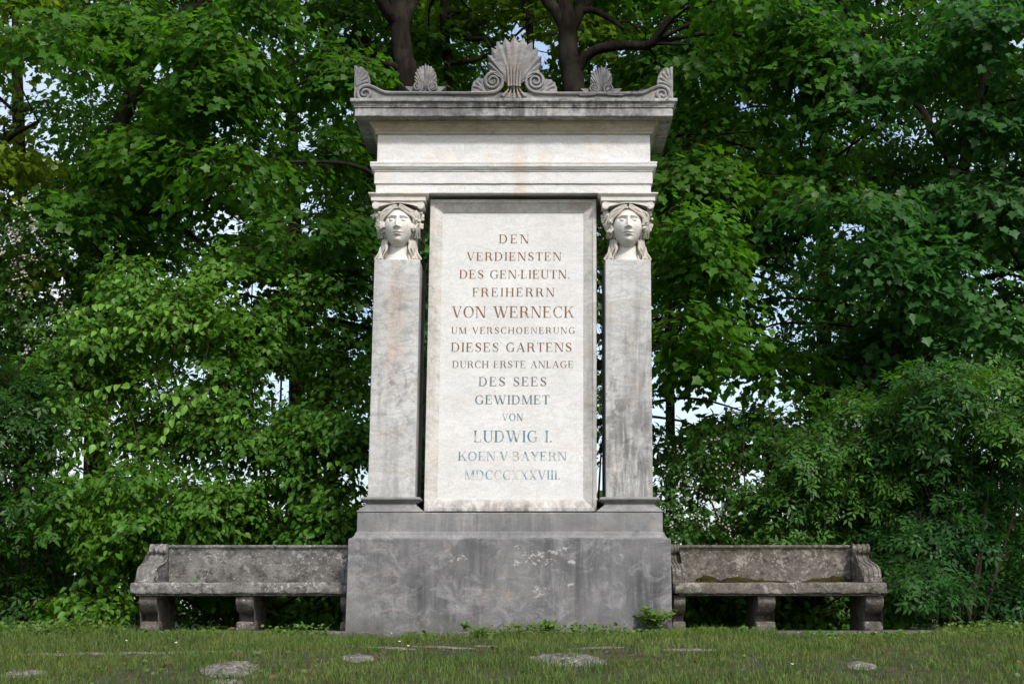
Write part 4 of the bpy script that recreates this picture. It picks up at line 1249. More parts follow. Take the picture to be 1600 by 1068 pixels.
# ------------------------------------------------------------------ ground
def ground_z(x, y):
    f = -0.5 - y
    if y > 1.6: z = -0.05 - 0.01 * min(10, y - 1.6)
    elif y > -0.5: z = -0.045
    else: z = -0.045 - 0.034 * f - 0.0085 * f * f if f < 6 else -0.045 - 0.204 - 0.306 - (f - 6) * 0.125
    if y < -22: z = -0.045 - 0.51 - 15.5 * 0.125
    return z + 0.016 * math.sin(x * 1.3 + y * 0.8) + 0.012 * math.sin(x * 3.1 - y * 2.3 + 1)
def axis_steps(fine, step, far):
    a = list(np.arange(-fine, fine + 1e-6, step)); d = step
    while a[-1] < far:
        d *= 1.45; a.append(a[-1] + d); a.insert(0, a[0] - d)
    return np.array(a)
xs, ys = axis_steps(8, 0.12, 900), axis_steps(7, 0.12, 900)
VX, VY = np.meshgrid(xs, ys, indexing='ij')
VZ = np.array([[ground_z(x, y) for y in ys] for x in xs])
ni, nj = len(xs), len(ys)
ii, jj = np.meshgrid(np.arange(ni - 1), np.arange(nj - 1), indexing='ij')
q = np.stack([ii * nj + jj, (ii + 1) * nj + jj, (ii + 1) * nj + jj + 1, ii * nj + jj + 1], -1).reshape(-1)
me = mesh_np('ground', np.stack([VX, VY, VZ], -1).reshape(-1, 3), q, np.arange((ni - 1) * (nj - 1)) * 4, smooth=True)
tag(link('ground', me, M['soil']), kind='structure')

# ------------------------------------------------------------------ trees behind
G_T = 'maples behind the memorial'
S1 = lambda *r: list(r)
tree('maple_tree', 'mottled dark maple trunk forking behind the left end of the crest, leaves above it', 'tree', G_T,
     [(650, 965, 4.6, .19), (648, 500, 4.6, .165), (640, 150, 4.6, .155), (630, 90, 4.6, .14), (624, 30, 4.6, .135), (622, -60, 4.6, .11), (628, -400, 4.6, .08), (630, -800, 4.8, .04)],
     [[(622, 38, 4.6, .09), (600, 10, 4.4, .075), (575, -30, 4.2, .07), (520, -120, 3.8, .05)], [(628, 40, 4.6, .08), (645, 8, 4.7, .07), (668, -40, 4.8, .06), (720, -160, 5, .04)],
      [(634, 112, 4.6, .06), (605, 100, 4.5, .05), (570, 97, 4.4, .045), (535, 106, 4.3, .035), (480, 85, 4.1, .025), (430, 130, 4.0, .012)]],
     [(330, 0, 560, 330, 2.6, 5.2, .95, .5), (380, 330, 570, 560, 2.6, 4.6, .9, .5), (540, -60, 680, 140, 5.6, 7, .8, .5)], 'maple', 'maple_leaf', 19, 20, .112, .72, 1001,
     extra=[([(200, -700, 750, -40, 2.0, 7.5, 1.9, .5)], 'simple', 13, 20, .26, 1.1)])
tree('maple_tree', 'straight brown maple trunk behind the right of the great palmette, thick limb curving right', 'tree', G_T,
     [(905, 965, 4.6, .2), (903, 500, 4.6, .17), (897, 150, 4.6, .145), (890, 90, 4.6, .135), (886, 40, 4.6, .13), (878, -40, 4.6, .09), (850, -400, 4.7, .06), (850, -800, 4.8, .03)],
     [[(884, 45, 4.6, .10), (868, 18, 4.6, .09), (850, -8, 4.6, .085), (810, -120, 4.5, .05)], [(890, 48, 4.6, .10), (905, 15, 4.7, .10), (925, -20, 4.8, .09), (960, -140, 5, .06)],
      [(900, 118, 4.6, .075), (915, 92, 4.5, .07), (940, 76, 4.4, .065), (980, 70, 4.3, .06), (1018, 66, 4.2, .058), (1045, 30, 4.0, .05), (1100, -30, 3.7, .03)],
      [(900, 20, 4.7, .05), (925, 16, 4.6, .045), (950, 28, 4.5, .04), (975, 45, 4.4, .02)]],
     [(1030, 20, 1330, 360, 2.4, 5.2, .95, .5), (1030, 230, 1160, 560, 2.0, 3.6, .85, .5), (1030, 540, 1270, 700, 3.4, 5.0, .85, .5), (950, -40, 1060, 140, 4.5, 6.4, .8, .5)], 'maple', 'maple_leaf', 19, 20, .118, .72, 1002,
     extra=[([(780, -700, 1350, -40, 2.0, 7.5, 1.9, .5)], 'simple', 13, 20, .26, 1.1)])
tree('maple_tree', 'slender straight trunk behind the crest, just right of the forking maple', 'tree', G_T,
     [(702, 965, 6.6, .11), (701, 400, 6.6, .075), (700, 100, 6.6, .062), (694, 20, 6.6, .055), (690, -200, 6.6, .04), (690, -500, 6.6, .02)],
     [[(702, 28, 6.6, .05), (716, 50, 6.5, .045), (735, 60, 6.4, .042), (756, 60, 6.3, .035), (766, 74, 6.2, .02)], [(701, 100, 6.6, .035), (725, 97, 6.5, .04), (752, 90, 6.4, .035), (790, 70, 6.3, .02)]],
     [(600, -60, 1000, 160, 7.4, 9.0, 1.0, .5)], 'maple_lo', 'yellow_leaf', 12, 20, .13, .7, 1003)
tree('maple_tree', 'thin dark leaning trunk seen above the crest, between the palmette and the right-hand maple trunk', 'tree', G_T,
     [(850, 965, 7.5, .10), (842, 400, 7.5, .07), (829, 70, 7.5, .058), (820, 0, 7.5, .055), (810, -300, 7.5, .03)], [],
     [(720, -260, 960, -20, 7.2, 9, 1.2, .5), (560, 180, 1060, 420, 8.5, 9.5, 1.1, .5)], 'maple_lo', 'yellow_leaf', 10, 18, .13, .7, 1004)
tree('maple_tree', 'thin dark bare stem rising past the right end of the crest', 'tree', G_T,
     [(1050, 965, 6.4, .08), (1044, 400, 6.4, .055), (1036, 100, 6.4, .042), (1048, 20, 6.4, .04), (1056, -100, 6.4, .03), (1060, -400, 6.4, .015)], [],
     [(1000, -60, 1260, 300, 6.2, 7.8, 1.1, .5)], 'maple_lo', 'maple_leaf', 11, 18, .13, .7, 1005)
tree('maple_tree', 'big dark maple standing at the right, its forked trunk half hidden by leaves', 'tree', G_T,
     [(1405, 970, 5.2, .2), (1410, 700, 5.2, .16), (1410, 560, 5.2, .14), (1416, 470, 5.2, .13), (1440, 430, 5.1, .12), (1470, 380, 5.0, .10), (1500, 280, 4.9, .085), (1540, 120, 4.7, .07), (1548, 0, 4.6, .06), (1540, -400, 4.6, .03)],
     [[(1432, 445, 5.1, .07), (1470, 448, 5.0, .055), (1520, 440, 4.9, .05), (1570, 425, 4.8, .04), (1640, 400, 4.6, .02)], [(1500, 285, 4.9, .06), (1440, 170, 5, .055), (1400, 110, 5, .05), (1340, 40, 5, .04), (1280, -40, 5, .02)],
      [(1462, 400, 5, .05), (1400, 330, 4.9, .045), (1340, 300, 4.8, .04), (1250, 230, 4.6, .02)], [(1412, 600, 5.2, .05), (1450, 540, 5.4, .05), (1458, 500, 5.5, .045), (1500, 470, 5.6, .03)]],
     [(1230, 0, 1680, 330, 2.6, 5.0, .95, .5), (1150, 330, 1680, 560, 2.8, 5.2, .95, .5), (1190, 540, 1480, 720, 3.6, 5.2, .9, .5)], 'maple', 'maple_blue', 19, 20, .115, .72, 1006,
     extra=[([(1250, -650, 1800, -40, 2.0, 7.5, 1.9, .5)], 'simple', 13, 20, .26, 1.1), ([(1690, -100, 2000, 900, 1.5, 6, 1.6, .6)], 'simple', 26, 20, .24, 1.0)])
tree('maple_tree', 'broad dark maple filling the upper left, long branches slanting down to the left', 'tree', G_T,
     [(150, 965, 5.4, .19), (152, 600, 5.4, .16), (160, 300, 5.4, .13), (220, 120, 5.2, .11), (290, 30, 5.0, .09), (330, -40, 4.9, .075), (340, -400, 4.9, .04)],
     [[(305, 8, 5.0, .05), (260, 35, 4.6, .04), (225, 70, 4.3, .03), (205, 110, 4.1, .015)], [(156, 420, 5.4, .06), (100, 330, 5.2, .05), (85, 280, 5.1, .04), (40, 240, 5.0, .02)], [(160, 360, 5.4, .06), (240, 330, 4.8, .05), (290, 360, 4.4, .035), (330, 390, 4.2, .015)],
      [(170, 270, 5.4, .05), (240, 180, 4.8, .04), (300, 160, 4.5, .03), (400, 120, 4.2, .015)]],
     [(70, 20, 420, 330, 2.6, 5.2, .95, .5), (60, 300, 420, 470, 3.0, 5.0, .95, .5), (-60, 380, 250, 620, 4.0, 5.6, 1.0, .5)], 'maple', 'maple_leaf', 19, 20, .112, .72, 1007,
     extra=[([(-150, -650, 350, -40, 2.0, 7.5, 1.9, .5)], 'simple', 13, 20, .26, 1.1)])
tree('maple_tree', 'yellow-green maple at the far left edge, sunlit look painted into its leaf colour', 'tree', G_T,
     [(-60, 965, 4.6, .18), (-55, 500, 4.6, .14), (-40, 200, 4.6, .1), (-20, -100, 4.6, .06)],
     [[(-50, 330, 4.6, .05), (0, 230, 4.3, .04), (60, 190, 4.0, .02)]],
     [(-120, -20, 110, 260, 2.6, 4.8, .9, .5), (-120, 250, 90, 420, 3.0, 4.8, .9, .5)], 'maple', 'sunlit_leaf', 24, 20, .10, .7, 1008,
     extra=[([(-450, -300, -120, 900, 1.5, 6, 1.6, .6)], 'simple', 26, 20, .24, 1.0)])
# the row beyond: each a tree with its own crown, seen only through the gaps
far = [(-3.9, 10.5, 'small dark tree far behind the left shrubs'), (0.9, 12, 'tall dim tree far behind the memorial, seen above the crest'), (5.2, 11, 'dim tree far behind the right-hand bench'), (8.8, 9.5, 'dim tree far behind the right edge'), (-8.2, 9.5, 'dim tree far behind the left edge')]
for k, (X, Y, lab) in enumerate(far):
    c = lambda x, z: (PX + 0, 0)
    sc_ = FPX / ((Y - CAM.y) * 1.02)
    px = PX + (X - CAM.x) * sc_
    top = -420
    tree('distant_tree', lab, 'tree', 'dim trees beyond the maples',
         [(px, 960, Y, .16), (px + 6, 500, Y, .13), (px - 5, 100, Y, .09), (px, -300, Y, .04)], [],
         [(px - 260, -420, px + 260, 600 if X not in (0.9,) else 420, Y - 1.2, Y + 1.5, 1.45, .55)], 'simple', 'maple_leaf', 30, 26, .13, 1.0, 1100 + k, gap=1.0, keepnoise=-0.6)

# ------------------------------------------------------------------ shrubs
G_S = 'shrubs behind the benches'
def shrub(label, cat, x, Y, rects, leaf, mat, ns, nl, size, length, seed, name='leafy_shrub', flat=0.35, down=0.1, tilt=0.8, stems=5, keepnoise=-0.6, gap=0.8, h=330, surf=0.4, tw='twig'):
    g = np.random.default_rng(seed)
    b = at(x, 970, Y)
    ns = int(ns * 1.8)
    root = empty(name, (b.x, b.y, ground_z(b.x, b.y)), label, cat, G_S)
    lobes = lobe_grid(rects, g)
    h = min(h, 0.85 * (975 - min(r[1] for r in rects)))
    bm = bmesh.new()
    sk = []
    for k in range(stems):
        dx = (k - (stems - 1) / 2) * 46 + g.uniform(-12, 12)
        sk += wood(bm, [(x + dx * .25, 975, Y, .022), (x + dx * .6, 975 - h * .4, Y + g.uniform(-.2, .2), .017), (x + dx, 975 - h * .8, Y + g.uniform(-.3, .3), .010), (x + dx * 1.3 + g.uniform(-20, 20), 975 - h * 1.1, Y + g.uniform(-.4, .2), .005)], 6)
    connect(bm, sk, lobes, g, 0.012)
    finish('stem', bm, M['twig'], root, True)
    ch, (A, B, Cn) = sprays(lobes, leaf, ns, nl, size, length, flat, down, seed + 50, gap, keepnoise, surf, tilt)
    build_leaves('foliage', [ch], M[mat], root, (A, B, 0.004, 0.0015))
    return root

def shoots(root, specs, size, mat, seed):
    """long arching shoots with leaves hanging in pairs"""
    g = np.random.default_rng(seed)
    P, D, N, S = [], [], [], []
    for pix in specs:
        bm = bmesh.new()
        pts = smooth_path([at(x, y, Y) for x, y, Y in pix], 8)
        tube(bm, pts, [0.006 * (1 - 0.7 * i / len(pts)) for i in range(len(pts))], 5)
        finish('shoot', bm, M['twig'], root, True)
        ln = sum((b - a).length for a, b in zip(pts, pts[1:])); n = int(ln / 0.055)
        for k in range(n):
            u = (k + 0.5) / n * (len(pts) - 1); i = int(u)
            p = pts[i].lerp(pts[min(i + 1, len(pts) - 1)], u - i); t = (pts[min(i + 1, len(pts) - 1)] - pts[max(0, i - 1)]).normalized()
            sd = t.cross(Vector((0, 0, 1))).normalized() * (1 if k % 2 else -1)
            P.append(p); D.append(np.array(sd * 0.55 + t * 0.35 + Vector((0, -0.1, -0.62))) + g.normal(0, .2, 3)); N.append(np.array([0, -0.75, 0.6]) + g.normal(0, .25, 3)); S.append(size * g.uniform(.75, 1.2) * (1 - 0.35 * k / n))
    build_leaves('shoot_leaves', [('ovate', np.array([tuple(p) for p in P]), np.array(D), np.array(N), np.array(S), g.uniform(.6, 1, len(P)))], M['shoot'], root)

s = shrub('large light green shrub with oval leaves and long arching shoots, left of the bench', 'shrub', 215, 1.7,
      [(70, 520, 350, 800, 1.3, 2.6, .62, .75), (60, 780, 240, 960, 0.8, 1.6, .5, .8), (200, 760, 350, 900, 1.25, 1.8, .5, .8), (150, 440, 330, 560, 1.6, 2.6, .6, .7)], 'ovate', 'shrub_leaf', 24, 20, .084, .42, 2001)
shoots(s, [[(300, 545, 1.5), (215, 490, 1.2), (150, 475, 1.0), (92, 500, 0.9)], [(330, 500, 1.6), (250, 520, 1.2), (180, 510, 1.0), (105, 535, .9)], [(320, 520, 1.6), (235, 470, 1.3), (185, 435, 1.2)], [(280, 620, 1.3), (190, 600, 1.0), (110, 625, .8)],
           [(250, 700, 1.1), (160, 690, .9), (95, 730, .8)], [(340, 600, 1.3), (280, 640, 1.0), (250, 690, .9)]], .115, 'shrub_leaf', 31)
s = shrub('fresh green shrub with drooping oval leaves behind the lichened bench, touching the memorial', 'shrub', 450, 1.9,
      [(320, 640, 590, 850, 1.45, 2.2, .55, .75), (330, 560, 560, 680, 1.9, 2.9, .6, .7), (300, 840, 560, 965, 1.5, 2.2, .55, .8)], 'ovate', 'shrub_leaf', 24, 20, .082, .42, 2002)
shoots(s, [[(420, 700, 1.5), (380, 650, 1.3), (330, 655, 1.2)], [(480, 760, 1.5), (520, 720, 1.3), (552, 735, 1.25)], [(460, 720, 1.6), (500, 660, 1.4), (545, 640, 1.3)]], .11, 'shrub_leaf', 32)
s = shrub('slender pale-leaved sapling with thin dark stem before a bright gap left of the memorial', 'sapling', 418, 2.9,
      [(300, 330, 560, 540, 2.4, 3.4, .75, .55), (340, 520, 560, 640, 2.6, 3.4, .8, .5), (250, 400, 380, 520, 2.2, 3.0, .7, .5)], 'ovate', 'shrub_leaf', 10, 18, .08, .5, 2003, name='sapling', stems=2, h=560, gap=1.0)
shrub('dark shrub with divided leaves at the lower left edge of the lawn', 'shrub', 30, 1.6,
      [(-90, 560, 110, 960, 1.0, 2.2, .6, .75)], 'elder', 'dark_leaf', 17, 12, .20, .42, 2004)
s = shrub('tall shrub bearing white blossom clusters at the left edge, above the dark shrub', 'shrub', 40, 3.0,
      [(-60, 330, 110, 560, 2.6, 3.4, .7, .7)], 'ovate', 'dark_leaf', 15, 16, .07, .4, 2005, h=560)
def blossoms(root, rects, n, size, seed):
    g = np.random.default_rng(seed)
    lo = lobe_grid(rects, g)
    C = np.array([l[0] for l in lobes_front(lo)])
    idx = g.integers(0, len(C), n)
    c = C[idx] + g.normal(0, 1, (n, 3)) * np.array([.10, .06, .10])
    m = 5
    P = (c[:, None, :] + g.normal(0, .028, (n, m, 3))).reshape(-1, 3)
    N = np.array([0, -0.8, 0.5]) + g.normal(0, .4, (n * m, 3))
    D = nrm(np.cross(N, g.normal(0, 1, (n * m, 3))))
    build_leaves('blossoms', [('star', P, D, N, size * g.uniform(.7, 1.2, n * m), g.random(n * m))], M['petal'], root)
def lobes_front(lo): return [(l[0] - np.array([0, 0.25, 0]), l[1]) for l in lo]
blossoms(s, [(0, 330, 75, 480, 2.1, 2.5, .22, 1), (55, 470, 130, 580, 2.1, 2.4, .3, 1)], 60, .017, 41)
s = shrub('shrub dotted with small whitish-pink blossoms, close against the right side of the memorial', 'shrub', 1095, 2.0,
      [(1025, 690, 1180, 850, 1.5, 2.2, .52, .75), (1030, 840, 1260, 965, 1.5, 2.2, .55, .8)], 'ovate', 'elder_leaf', 19, 18, .062, .36, 2006)
blossoms(s, [(1040, 700, 1140, 850, 1.35, 1.6, .25, 1)], 36, .013, 42)
s = shrub('light green elder with divided leaves behind the right end of the brown bench', 'shrub', 1320, 1.9,
      [(1215, 690, 1420, 860, 1.45, 2.1, .5, .7), (1280, 590, 1440, 720, 1.5, 2.4, .55, .65), (1220, 850, 1400, 965, 1.6, 2.2, .55, .8)], 'elder', 'elder_leaf', 17, 12, .20, .42, 2007)
shrub('dense dark green shrub mass at the right edge, beside the end of the bench', 'shrub', 1510, 1.6,
      [(1400, 600, 1680, 960, 1.0, 2.2, .6, .75), (1380, 780, 1480, 960, 0.9, 1.5, .5, .8)], 'elder', 'maple_blue', 18, 12, .21, .45, 2008)
shrub('yellow-green elder shoots leaning over the dark shrub mass at the right', 'shrub', 1500, 1.4,
      [(1440, 580, 1600, 690, .9, 1.4, .5, .6)], 'elder', 'elder_leaf', 15, 12, .20, .45, 2009, stems=3, h=380)
shrub('dim shrub in the shade between the blossoming shrub and the light elder', 'shrub', 1200, 3.2,
      [(1090, 740, 1330, 880, 2.8, 3.8, .7, .7), (1180, 640, 1320, 760, 2.8, 3.8, .7, .6)], 'ovate', 'dark_leaf', 14, 18, .10, .45, 2010)
shrub('dim shrub behind the memorial, glimpsed beside its left pilaster', 'shrub', 600, 3.4,
      [(480, 700, 820, 960, 2.6, 3.8, .8, .7), (600, 300, 720, 700, 3, 4, .8, .7)], 'ovate', 'dark_leaf', 12, 18, .10, .45, 2011)
shrub('dim shrub behind the memorial, glimpsed through the slit beside its right pilaster', 'shrub', 930, 3.4,
      [(820, 560, 1060, 960, 2.6, 3.8, .8, .7), (890, 300, 1010, 600, 3, 4, .8, .7)], 'ovate', 'dark_leaf', 12, 18, .10, .45, 2012)

for k, (x0, x1, lab) in enumerate(((-120, 230, 'dim shrub in deep shade at the back, behind the large arching shrub'), (230, 520, 'dim shrub in deep shade at the back, behind the lichened bench'), (1040, 1300, 'dim shrub in deep shade at the back, behind the brown bench'), (1300, 1700, 'dim shrub in deep shade at the back, behind the right-edge shrub mass'))):
    shrub(lab, 'shrub', (x0 + x1) / 2, 4.2, [(x0, 780, x1, 965, 3.4, 4.6, .85, .7)], 'ovate', 'dark_leaf', 16, 18, .12, .5, 2020 + k, gap=0)
for k, (x0, x1, lab) in enumerate(((215, 530, 'low shady leaves growing under the lichened bench, behind its legs'), (1055, 1390, 'low shady leaves growing under the brown bench, behind its legs'))):
    shrub(lab, 'shrub', (x0 + x1) / 2, 1.5, [(x0, 900, x1, 985, 1.45, 1.8, .3, .8)], 'maple_lo' if k else 'ovate', 'shrub_leaf', 17, 14, .085, .3, 2030 + k, gap=0, h=60)

# ------------------------------------------------------------------ far wood edge and low growth
g0 = np.random.default_rng(77)
n = 9000
P = np.stack([g0.uniform(-34, 34, n), g0.uniform(40, 50, n), np.zeros(n)], 1)
P[:, 2] = -0.2 + g0.random(n) ** 0.8 * (3.8 + 1.1 * noise_field(P, 0.35, 5))
N = g0.normal(0, .5, (n, 3)) + np.array([0, -0.8, .5])
o = build_leaves('treeline', [('simple', P, g0.normal(0, 1, (n, 3)), N, g0.uniform(.35, .8, n), g0.random(n))], M['dark_leaf'], None)
tag(o, 'low blurred wood edge far away across open ground behind the trees', 'treeline', kind='stuff')

def ground_at(px, py):
    d = CF + Vector(((px - PX) / FPX, 0, 0)) + CU * ((PY - py) / FPX)
    t = 2.0
    while t < 40:
        p = CAM + d * t
        if p.z <= ground_z(p.x, p.y): return Vector((p.x, p.y, ground_z(p.x, p.y)))
        t += 0.01
    return CAM + d * 12.6

PATCH = []       # bare or stony spots: (x, y, radius x, radius y, strength)
def patch(px, py, w, ry, s): 
    p = ground_at(px, py); PATCH.append((p.x, p.y, w, ry, s)); return p
ROCKS = [(362, 1046, .20, .30, .030, 'pale flat stone showing through the grass, below the left bench'), (888, 1031, .26, .34, .030, 'wide pale flat stone in the grass below the memorial base'),
         (38, 1054, .16, .2, .02, 'flat brownish stone at the far left end of the lawn'), (352, 1066, .12, .15, .014, 'small half-buried stone at the bottom edge, under the pale flat stone'),
         (1345, 1040, .1, .16, .014, 'little grey stone sunk in the lawn, below the right bench'), (560, 1028, .12, .2, .014, 'small rough stone at the edge of the bare patch below the left base corner')]
EDGING = [(70, 1022, .22), (150, 1021, .2), (225, 1020, .24), (305, 1019, .26), (375, 1018, .22), (610, 1012, .2), (690, 1011, .26), (780, 1010, .24), (930, 1012, .22), (1080, 1015, .22)]
def flat_stone(p, rx, ry, h, seed, name, mat):
    """worn stone barely rising from the turf, its rim running down below the soil"""
    bm = bmesh.new()
    rings = []
    for a in range(15):
        r = a / 14 * 1.25
        ring = []
        for k in range(48):
            an = 2 * math.pi * k / 48
            d = Vector((math.cos(an), math.sin(an), 0))
            edge = 1 + 0.26 * noise.noise(d * 1.4 + Vector((seed * 7.1, 0, 0))) + 0.12 * noise.noise(d * 4 + Vector((0, seed, 0)))
            q = Vector((d.x * r * rx * edge, d.y * r * ry * edge, 0))
            z = h * (1 - r ** 3) + h * 0.45 * noise.noise(q * 16 + Vector((seed, 0, 0))) + h * 0.3 * noise.noise(q * 50)
            gz_ = ground_z(p.x + q.x, p.y + q.y) - p.z
            ring.append(bm.verts.new((q.x, q.y, gz_ + z)))
        rings.append(ring)
    for r0, r1 in zip(rings, rings[1:]):
        for k in range(48):
            try: bm.faces.new((r0[k], r0[(k + 1) % 48], r1[(k + 1) % 48], r1[k]))
            except ValueError: pass
    bmesh.ops.remove_doubles(bm, verts=bm.verts, dist=1e-5)
    o = finish(name, bm, mat, None, True)
    o.location = p
    return o
for i, (px, py, rx, ry, h, lab) in enumerate(ROCKS):
    p = patch(px, py, rx * 1.05, ry * 1.1, 1.0)
    tag(flat_stone(p, rx, ry, h * 0.8 + .008, i, 'field_stone', M['rock']), lab, 'stone', 'flat stones in the lawn')
for i, (px, py, rx) in enumerate(EDGING):
    p = patch(px, py, rx * 0.9, .10, 0.75)
    where = ['far left', 'second from the left', 'third from the left', 'fourth from the left, below the left bench', 'fifth from the left, below the left bench', 'first one below the memorial base', 'second one below the memorial base', 'third one below the memorial base', 'fourth one, below the right half of the base', 'rightmost, below the right corner of the base'][i]
    tag(flat_stone(p, rx, .055, .010, 20 + i, 'edging_stone', M['rock']), 'narrow sunken edging stone in the grass, ' + where, 'edging stone', 'edging stones sunk in the grass')
for px, py, w, ry in ((575, 1036, .34, .5), (640, 1058, .2, .3), (800, 1055, .25, .3), (1190, 1030, .3, .3), (1400, 1030, .5, .25), (950, 1060, .3, .3), (200, 1060, .25, .3), (730, 1045, .15, .3)):
    patch(px, py, w, ry, 0.72)

# ------------------------------------------------------------------ grass
gz = np.vectorize(ground_z)
def blades(X, Y, H, W, rnd, g, name, mat, lean_=0.45):
    n = len(X)
    Z = gz(X, Y)
    a = g.uniform(0, 2 * math.pi, n); b = g.uniform(0, 2 * math.pi, n)
    side = np.stack([np.cos(a), np.sin(a), np.zeros(n)], 1) * W[:, None] * 0.5
    bend = np.stack([np.cos(b), np.sin(b), np.zeros(n)], 1) * (H * g.uniform(0.05, lean_ * 1.6, n))[:, None]
    B = np.stack([X, Y, Z - 0.005], 1)
    m = B + bend * 0.35 + np.array([0, 0, 1]) * (H * 0.6)[:, None]
    t = B + bend + np.array([0, 0, 1]) * (H * g.uniform(0.75, 1.0, n))[:, None]
    V = np.stack([B - side, B + side, m + side * .75, m - side * .75, t], 1)
    loops = (np.arange(n)[:, None] * 5 + np.array([0, 1, 2, 3, 3, 2, 4])[None, :]).ravel()
    starts = (np.arange(n)[:, None] * 7 + np.array([0, 4])[None, :]).ravel()
    me = mesh_np(name, V.reshape(-1, 3), loops, starts, {'rnd': np.repeat(rnd, 2)})
    return link(name, me, mat)
g = np.random.default_rng(5)
n = 300000
X = g.uniform(-6.6, 6.9, n); Y = -6.6 + 8.6 * g.random(n) ** 0.8
k = (Y < -0.14) | (X < -3.56) | (X > 4.02)
k &= (Y < 0.9 + g.normal(0, .25, n))
P = np.stack([X, Y, np.zeros(n)], 1)
dens = np.clip(0.60 + 0.7 * noise_field(P, 2.2, 9) + 0.3 * noise_field(P, 6, 10), 0.16, 1)
for (cx, cy_, rx, ry, s) in PATCH:
    d = ((X - cx) / rx) ** 2 + ((Y - cy_) / ry) ** 2
    dens *= 1 - 0.93 * s * np.clip(1.3 - d + g.normal(0, .35, n), 0, 1)
k &= g.random(n) < dens
X, Y, P = X[k], Y[k], P[k]
H = 0.046 * g.uniform(.6, 1.6, len(X)) * (1 + 0.35 * noise_field(P, 1.8, 12)) + 0.03 * np.clip((Y + 0.9) / 0.9, 0, 1) * g.random(len(X)) + 0.05 * (Y > -0.1) * g.random(len(X))
H *= np.where((Y > -0.42) & (np.abs(X) < 3.9), 0.55, 1.0)
r = np.clip(0.42 + 0.3 * noise_field(P, 1.5, 13) + g.normal(0, .2, len(X)), 0, 1)
o = blades(X, Y, H, g.uniform(.003, .0065, len(X)), r, g, 'grass', M['grass'])
tag(o, 'short dull green grass sloping down from the stone slab', 'grass', kind='stuff')
tuft = g.uniform(-1, 1, (420, 2)) * np.array([6.2, 2.9]) + np.array([0, -3.2])
tx = np.repeat(tuft, 46, 0) + g.normal(0, .045, (420 * 46, 2))
kk = tx[:, 1] < -0.2
tx = tx[kk]
o = blades(tx[:, 0], tx[:, 1], np.repeat(g.uniform(.06, .12, 420), 46)[kk] * g.uniform(.6, 1.2, len(tx)), g.uniform(.003, .006, len(tx)), np.clip(np.repeat(g.uniform(0, .8, 420), 46)[kk] + g.normal(0, .1, len(tx)), 0, 1), g, 'grass_tufts', M['grass'], .7)
tag(o, 'longer darker tufts standing out of the short grass', 'grass', kind='stuff')
n = 22000
X, Y = g.uniform(-6.4, 6.6, n), g.uniform(-6.2, -0.2, n)
o = blades(X, Y, g.uniform(.02, .055, n), g.uniform(.003, .005, n), g.random(n), g, 'dry_grass', M['dead_leaf'], 1.2)
tag(o, 'withered straw-coloured blades scattered through the lawn', 'grass', kind='stuff')

n = 700
X, Y = g.uniform(-6.2, 6.4, n), g.uniform(-6, -0.15, n)
P = np.stack([X, Y, gz(X, Y) + g.uniform(.008, .03, n)], 1)
o = build_leaves('litter', [('ovate', P, g.normal(0, 1, (n, 3)) * np.array([1, 1, .3]), np.array([0, -.3, 1.0]) + g.normal(0, .4, (n, 3)), g.uniform(.012, .035, n), g.random(n))], M['dead_leaf'], None)
tag(o, 'crumbs of brown leaf litter strewn over the lawn', 'leaf litter', kind='stuff')

# low leafy ground cover: thick along the slab edge, thin over the lawn
n = 7000
X = g.uniform(-4.6, 4.6, n); Y = -0.15 - np.abs(g.normal(0, .17, n))
P = np.stack([X, Y, np.zeros(n)], 1)
k = (noise_field(P * np.array([1, .3, 1]), 3.0, 21) + 0.25 * (np.abs(X) < 1.7)) > -0.05
X, Y = X[k], Y[k]
n2 = 900
X = np.concatenate([X, g.uniform(-6, 6, n2)]); Y = np.concatenate([Y, g.uniform(-6, -0.3, n2)])
X3 = g.uniform(-5.8, -3.65, 1500); Y3 = g.uniform(-0.4, 0.7, 1500)
X4 = g.uniform(4.05, 6.2, 1300); Y4 = g.uniform(-0.4, 0.7, 1300)
X, Y = np.concatenate([X, X3, X4]), np.concatenate([Y, Y3, Y4])
n = len(X)
P0 = np.stack([X, Y, Y * 0], 1)[:n - n2 - 2800]
hh = np.concatenate([g.random(n - n2 - 2800) ** 2.2 * (.05 + .05 * (noise_field(P0, 2.0, 33) > 0.25)), g.random(n2) * .02, g.random(2800) * .12])
P = np.stack([X, Y, gz(X, Y) + 0.012 + hh], 1)
D = g.normal(0, 1, (n, 3)) * np.array([1, 1, .3])
o = build_leaves('ground_cover', [('round', P, D, np.array([0, -.35, 1.0]) + g.normal(0, .4, (n, 3)), g.uniform(.016, .042, n), g.random(n))], M['weed'], None)
tag(o, 'low leafy ground cover creeping along the foot of the stone slab', 'ground cover', kind='stuff')

